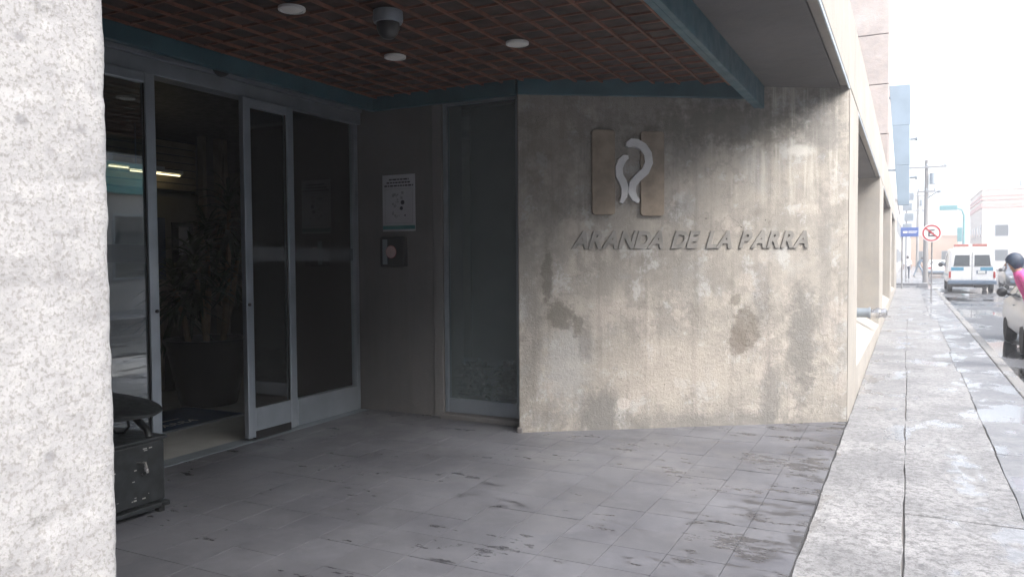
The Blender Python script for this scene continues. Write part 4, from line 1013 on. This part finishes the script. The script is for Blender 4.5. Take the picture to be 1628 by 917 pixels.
# blue direction sign
MAT['signblue'] = plain('blue_sign_face', (.06, .12, .36), .4, 0, .05)
bs = thing('blue_sign', (-.22, 44, 0), 'small blue rectangular sign with white print beside the facade', 'sign')
MB().tube([(-.25, 44, -.02), (-.25, 44, 3.1)], .04, 10).build('post', 'pole', bs, smooth=True)
boxm('board', 'signblue', bs, (-.33, .47, 43.90, 43.95, 2.62, 3.08), .01)
boxm('print', 'signwhite', bs, (-.22, -.02, 43.892, 43.899, 2.80, 2.90)); boxm('print', 'signwhite', bs, (.02, .42, 43.892, 43.899, 2.86, 2.90)); boxm('print', 'signwhite', bs, (.02, .38, 43.892, 43.899, 2.80, 2.83))
# utility poles with cross arms
def upole(x, y, h_, label, arm=True):
    t = thing('utility_pole', (x, y, 0), label, 'pole', 'utility poles along the street')
    MB().tube([(x, y, -.2), (x, y, h_)], [.16, .10], 10).build('shaft', 'conc_strip', t, smooth=True)
    if arm:
        for zz, l_ in ((h_ - .5, 1.1), (h_ - 2.0, .5)):
            a_ = boxm('cross_arm', 'pole', t, (x - l_, x + l_, y - .17, y - .105, zz, zz + .1))
            for q in (-.9, 0, .9): MB().lathe([(.03, zz + .1), (.05, zz + .18), (.02, zz + .26)], (x + l_ * q, y - .14, 0), 8).build('insulator', 'alu_dull', a_)
        MB().lathe([(.18, h_ - 1.5), (.18, h_ - .85), (.08, h_ - .8)], (x + .33, y - .1, 0), 12).build('transformer', 'alu_dull', t, smooth=True)
        MB().tube([(x, y - .1, h_ - 2.4), (x + .6, y - .7, h_ - 2.0)], .03, 6).lathe([(.1, h_ - 2.1), (.13, h_ - 1.98)], (x + .66, y - .75, 0), 10).build('street_lamp', 'alu_dull', t)
upole(1.0, 55, 7.6, 'tall concrete utility pole with cross arms left of the ambulance')
upole(.9, 92, 8.4, 'farther concrete utility pole seen just past the no parking sign')
upole(9.9, 78, 9.5, 'concrete utility pole rising behind the ambulance roof', False)
upole(10.1, 60, 9.2, 'concrete utility pole at the right edge above the person in pink', False)
for i, (a, b) in enumerate((((.1, 54.86, 7.4), (.0, 91.8, 8.15)), ((1.9, 54.86, 7.4), (1.7, 91.8, 8.15)), ((9.9, 77.9, 9.0), (10.1, 60, 8.9)))):
    a, b = Vector(a), Vector(b); pts = [a.lerp(b, k_ / 12) - Vector((0, 0, .5 * math.sin(math.pi * k_ / 12))) for k_ in range(13)]
    tag(MB().tube(pts, .012, 5).build('overhead_wire', 'rubber', None, org=tuple(a)), ('left wire strung between the two utility poles on the left', 'right wire strung between the two utility poles on the left', 'wire strung between the two poles on the right')[i], 'wire', 'overhead wires')
# green hanging traffic sign arm over the road
tl = thing('traffic_sign_gantry', (4.9, 96, 0), 'teal street gantry arm with hanging panel above the ambulance', 'gantry')
MAT['gteal'] = plain('teal_gantry_paint', (.05, .22, .24), .5)
MB().tube([(5.3, 96, -.2), (5.3, 96, 6.0), (5.1, 96, 6.6), (4.4, 96, 6.85)], [.14, .1, .09, .07], 8).build('arm', 'gteal', tl, smooth=True)
boxm('signal_head', 'gteal', tl, (3.0, 4.7, 95.8, 96.1, 6.6, 7.1), .05); boxm('hanging_panel', 'gteal', tl, (4.7, 5.15, 95.8, 95.9, 3.2, 4.7), .03)

# ------------------------------------------------------------------ other buildings
def building(name, label, x0, x1, y0, y1, h_, wallc, wins, faces, roofc=None, base=-.17, extra=None):
    t = thing(name, ((x0 + x1) / 2, (y0 + y1) / 2, 0), label, 'building')
    wm = concrete('render_' + name, wallc, .88, .15, .85, .2)
    boxm('wall', wm, t, (x0, x1, y0, y1, base, h_))
    pr = MB(); pr.box(x0 - .12, x1 + .12, y0 - .12, y1 + .12, h_ + .002, h_ + .28); pr.build('roof', roofc or wm, t, .03)
    for f in faces:
        nfl, per, wz, ww = wins
        ln = (x1 - x0) if f in 'sn' else (y1 - y0)
        cnt = max(1, int(ln / per))
        for fl in range(nfl):
            for i in range(cnt):
                c = (i + .5) * ln / cnt; z0 = 1.0 + fl * 3.2; z1 = z0 + wz
                if z1 > h_ - .2: continue
                if f == 's': b_ = (x0 + c - ww / 2, x0 + c + ww / 2, y0 - .05, y0 - .001, z0, z1); p_ = (x0 + c - ww / 2 + .07, x0 + c + ww / 2 - .07, y0 - .055, y0 - .0505, z0 + .07, z1 - .07)
                elif f == 'w': b_ = (x0 - .05, x0 - .001, y0 + c - ww / 2, y0 + c + ww / 2, z0, z1); p_ = (x0 - .055, x0 - .0505, y0 + c - ww / 2 + .07, y0 + c + ww / 2 - .07, z0 + .07, z1 - .07)
                else: b_ = (x1 + .001, x1 + .05, y0 + c - ww / 2, y0 + c + ww / 2, z0, z1); p_ = (x1 + .0505, x1 + .055, y0 + c - ww / 2 + .07, y0 + c + ww / 2 - .07, z0 + .07, z1 - .07)
                wdw = boxm('window', 'alu_dull', t, b_); boxm('pane', 'carglass', wdw, p_)
    return t
b1 = building('far_building', 'pale cream building with pinkish roof band beyond the ambulance', 8.6, 26, 118, 140, 10.2, (.62, .56, .50), (2, 4.0, 1.5, 1.5), 'sw')
MAT['pinkband'] = plain('pink_roof_band', (.55, .30, .26), .7)
for z0, z1, d_ in ((7.9, 8.5, .10), (8.9, 9.1, .16), (9.4, 9.6, .13)): boxm('roof_band', 'pinkband', b1, (8.6 - d_, 26 + d_, 118 - d_, 140 + d_, z0, z1))
boxm('water_tank', 'alu_dull', b1, (13.0, 14.1, 121, 122, 10.5, 11.6), .1)
building('street_house', 'low yellowish house far down the street on the left', -14, -1.2, 66, 80, 4.6, (.58, .50, .34), (1, 3.0, 1.6, 1.3), 'se')
building('street_house', 'two storey grey house far down the street on the left', -16, -1.0, 82, 112, 7.0, (.45, .43, .42), (2, 3.2, 1.5, 1.2), 'se')
building('street_house', 'low pale orange house closing the far end of the street', .5, 7.5, 150, 162, 5.0, (.58, .40, .28), (1, 2.4, 1.6, 1.3), 's')
building('street_house', 'long white house farthest down the street on the left', -18, -1.0, 116, 160, 6.0, (.6, .6, .58), (2, 3.4, 1.4, 1.2), 'se')
# unseen street front opposite, mirrored in the glass; heights raised to darken the porch
s1 = building('corner_shop', 'white shop with teal fascia across the street, mirrored in the glass, raised to block low sky', 13.0, 24, 4, 24, 8.6, (.40, .40, .40), (2, 3.4, 2.2, 2.2), 'w')
boxm('fascia', 'teal', s1, (12.8, 12.998, 4.2, 23.8, 3.9, 4.9), .02); boxm('fascia_panel', 'red', s1, (12.78, 12.799, 12, 16, 4.15, 4.6))
building('corner_house', 'plain cream house across the street, mirrored in the glass, raised to block low sky', 13.0, 24, 25, 44, 9.4, (.38, .36, .33), (2, 3.4, 1.5, 1.6), 'w')
building('corner_house', 'grey house across the street beside the mirrored shop, raised to block low sky', 13.0, 24, -18, 3, 9.8, (.33, .33, .33), (2, 3.4, 1.5, 1.6), 'w')
# sign tower lattice behind the blue sign
ls = thing('stacked_shop_sign', (.0, 58, 0), 'narrow stack of small grey sign boards below the blue fin', 'sign')
MB().tube([(-.1, 58, 0), (-.1, 58, 6.0)], .05, 8).build('post', 'pole', ls)
for i in range(4): boxm('board', 'alu_dull', ls, (-.32 + .1 * (i % 2), .22 + .1 * (i % 2), 57.9, 57.94, 3.3 + i * .68, 3.3 + i * .68 + .5), .01)

# ================================================================== FLARE VEIL: scattering volume added to wash out the distance and lift shadows
hz = MB().box(-420, 520, -320, 1520, -1.7, 17.0).build('veil', None); tag(hz, 'added pale haze over the street', 'veil', kind='stuff')
hm_ = bpy.data.materials.new('veil_air'); hm_.use_nodes = True; hm_.node_tree.nodes.clear()
ho = hm_.node_tree.nodes.new('ShaderNodeOutputMaterial'); hv = hm_.node_tree.nodes.new('ShaderNodeVolumePrincipled')
hv.inputs['Color'].default_value = (.95, .96, 1, 1); hv.inputs['Density'].default_value = 0.0042; hv.inputs['Anisotropy'].default_value = 0.2
hm_.node_tree.links.new(hv.outputs[0], ho.inputs['Volume']); hz.data.materials.append(hm_)
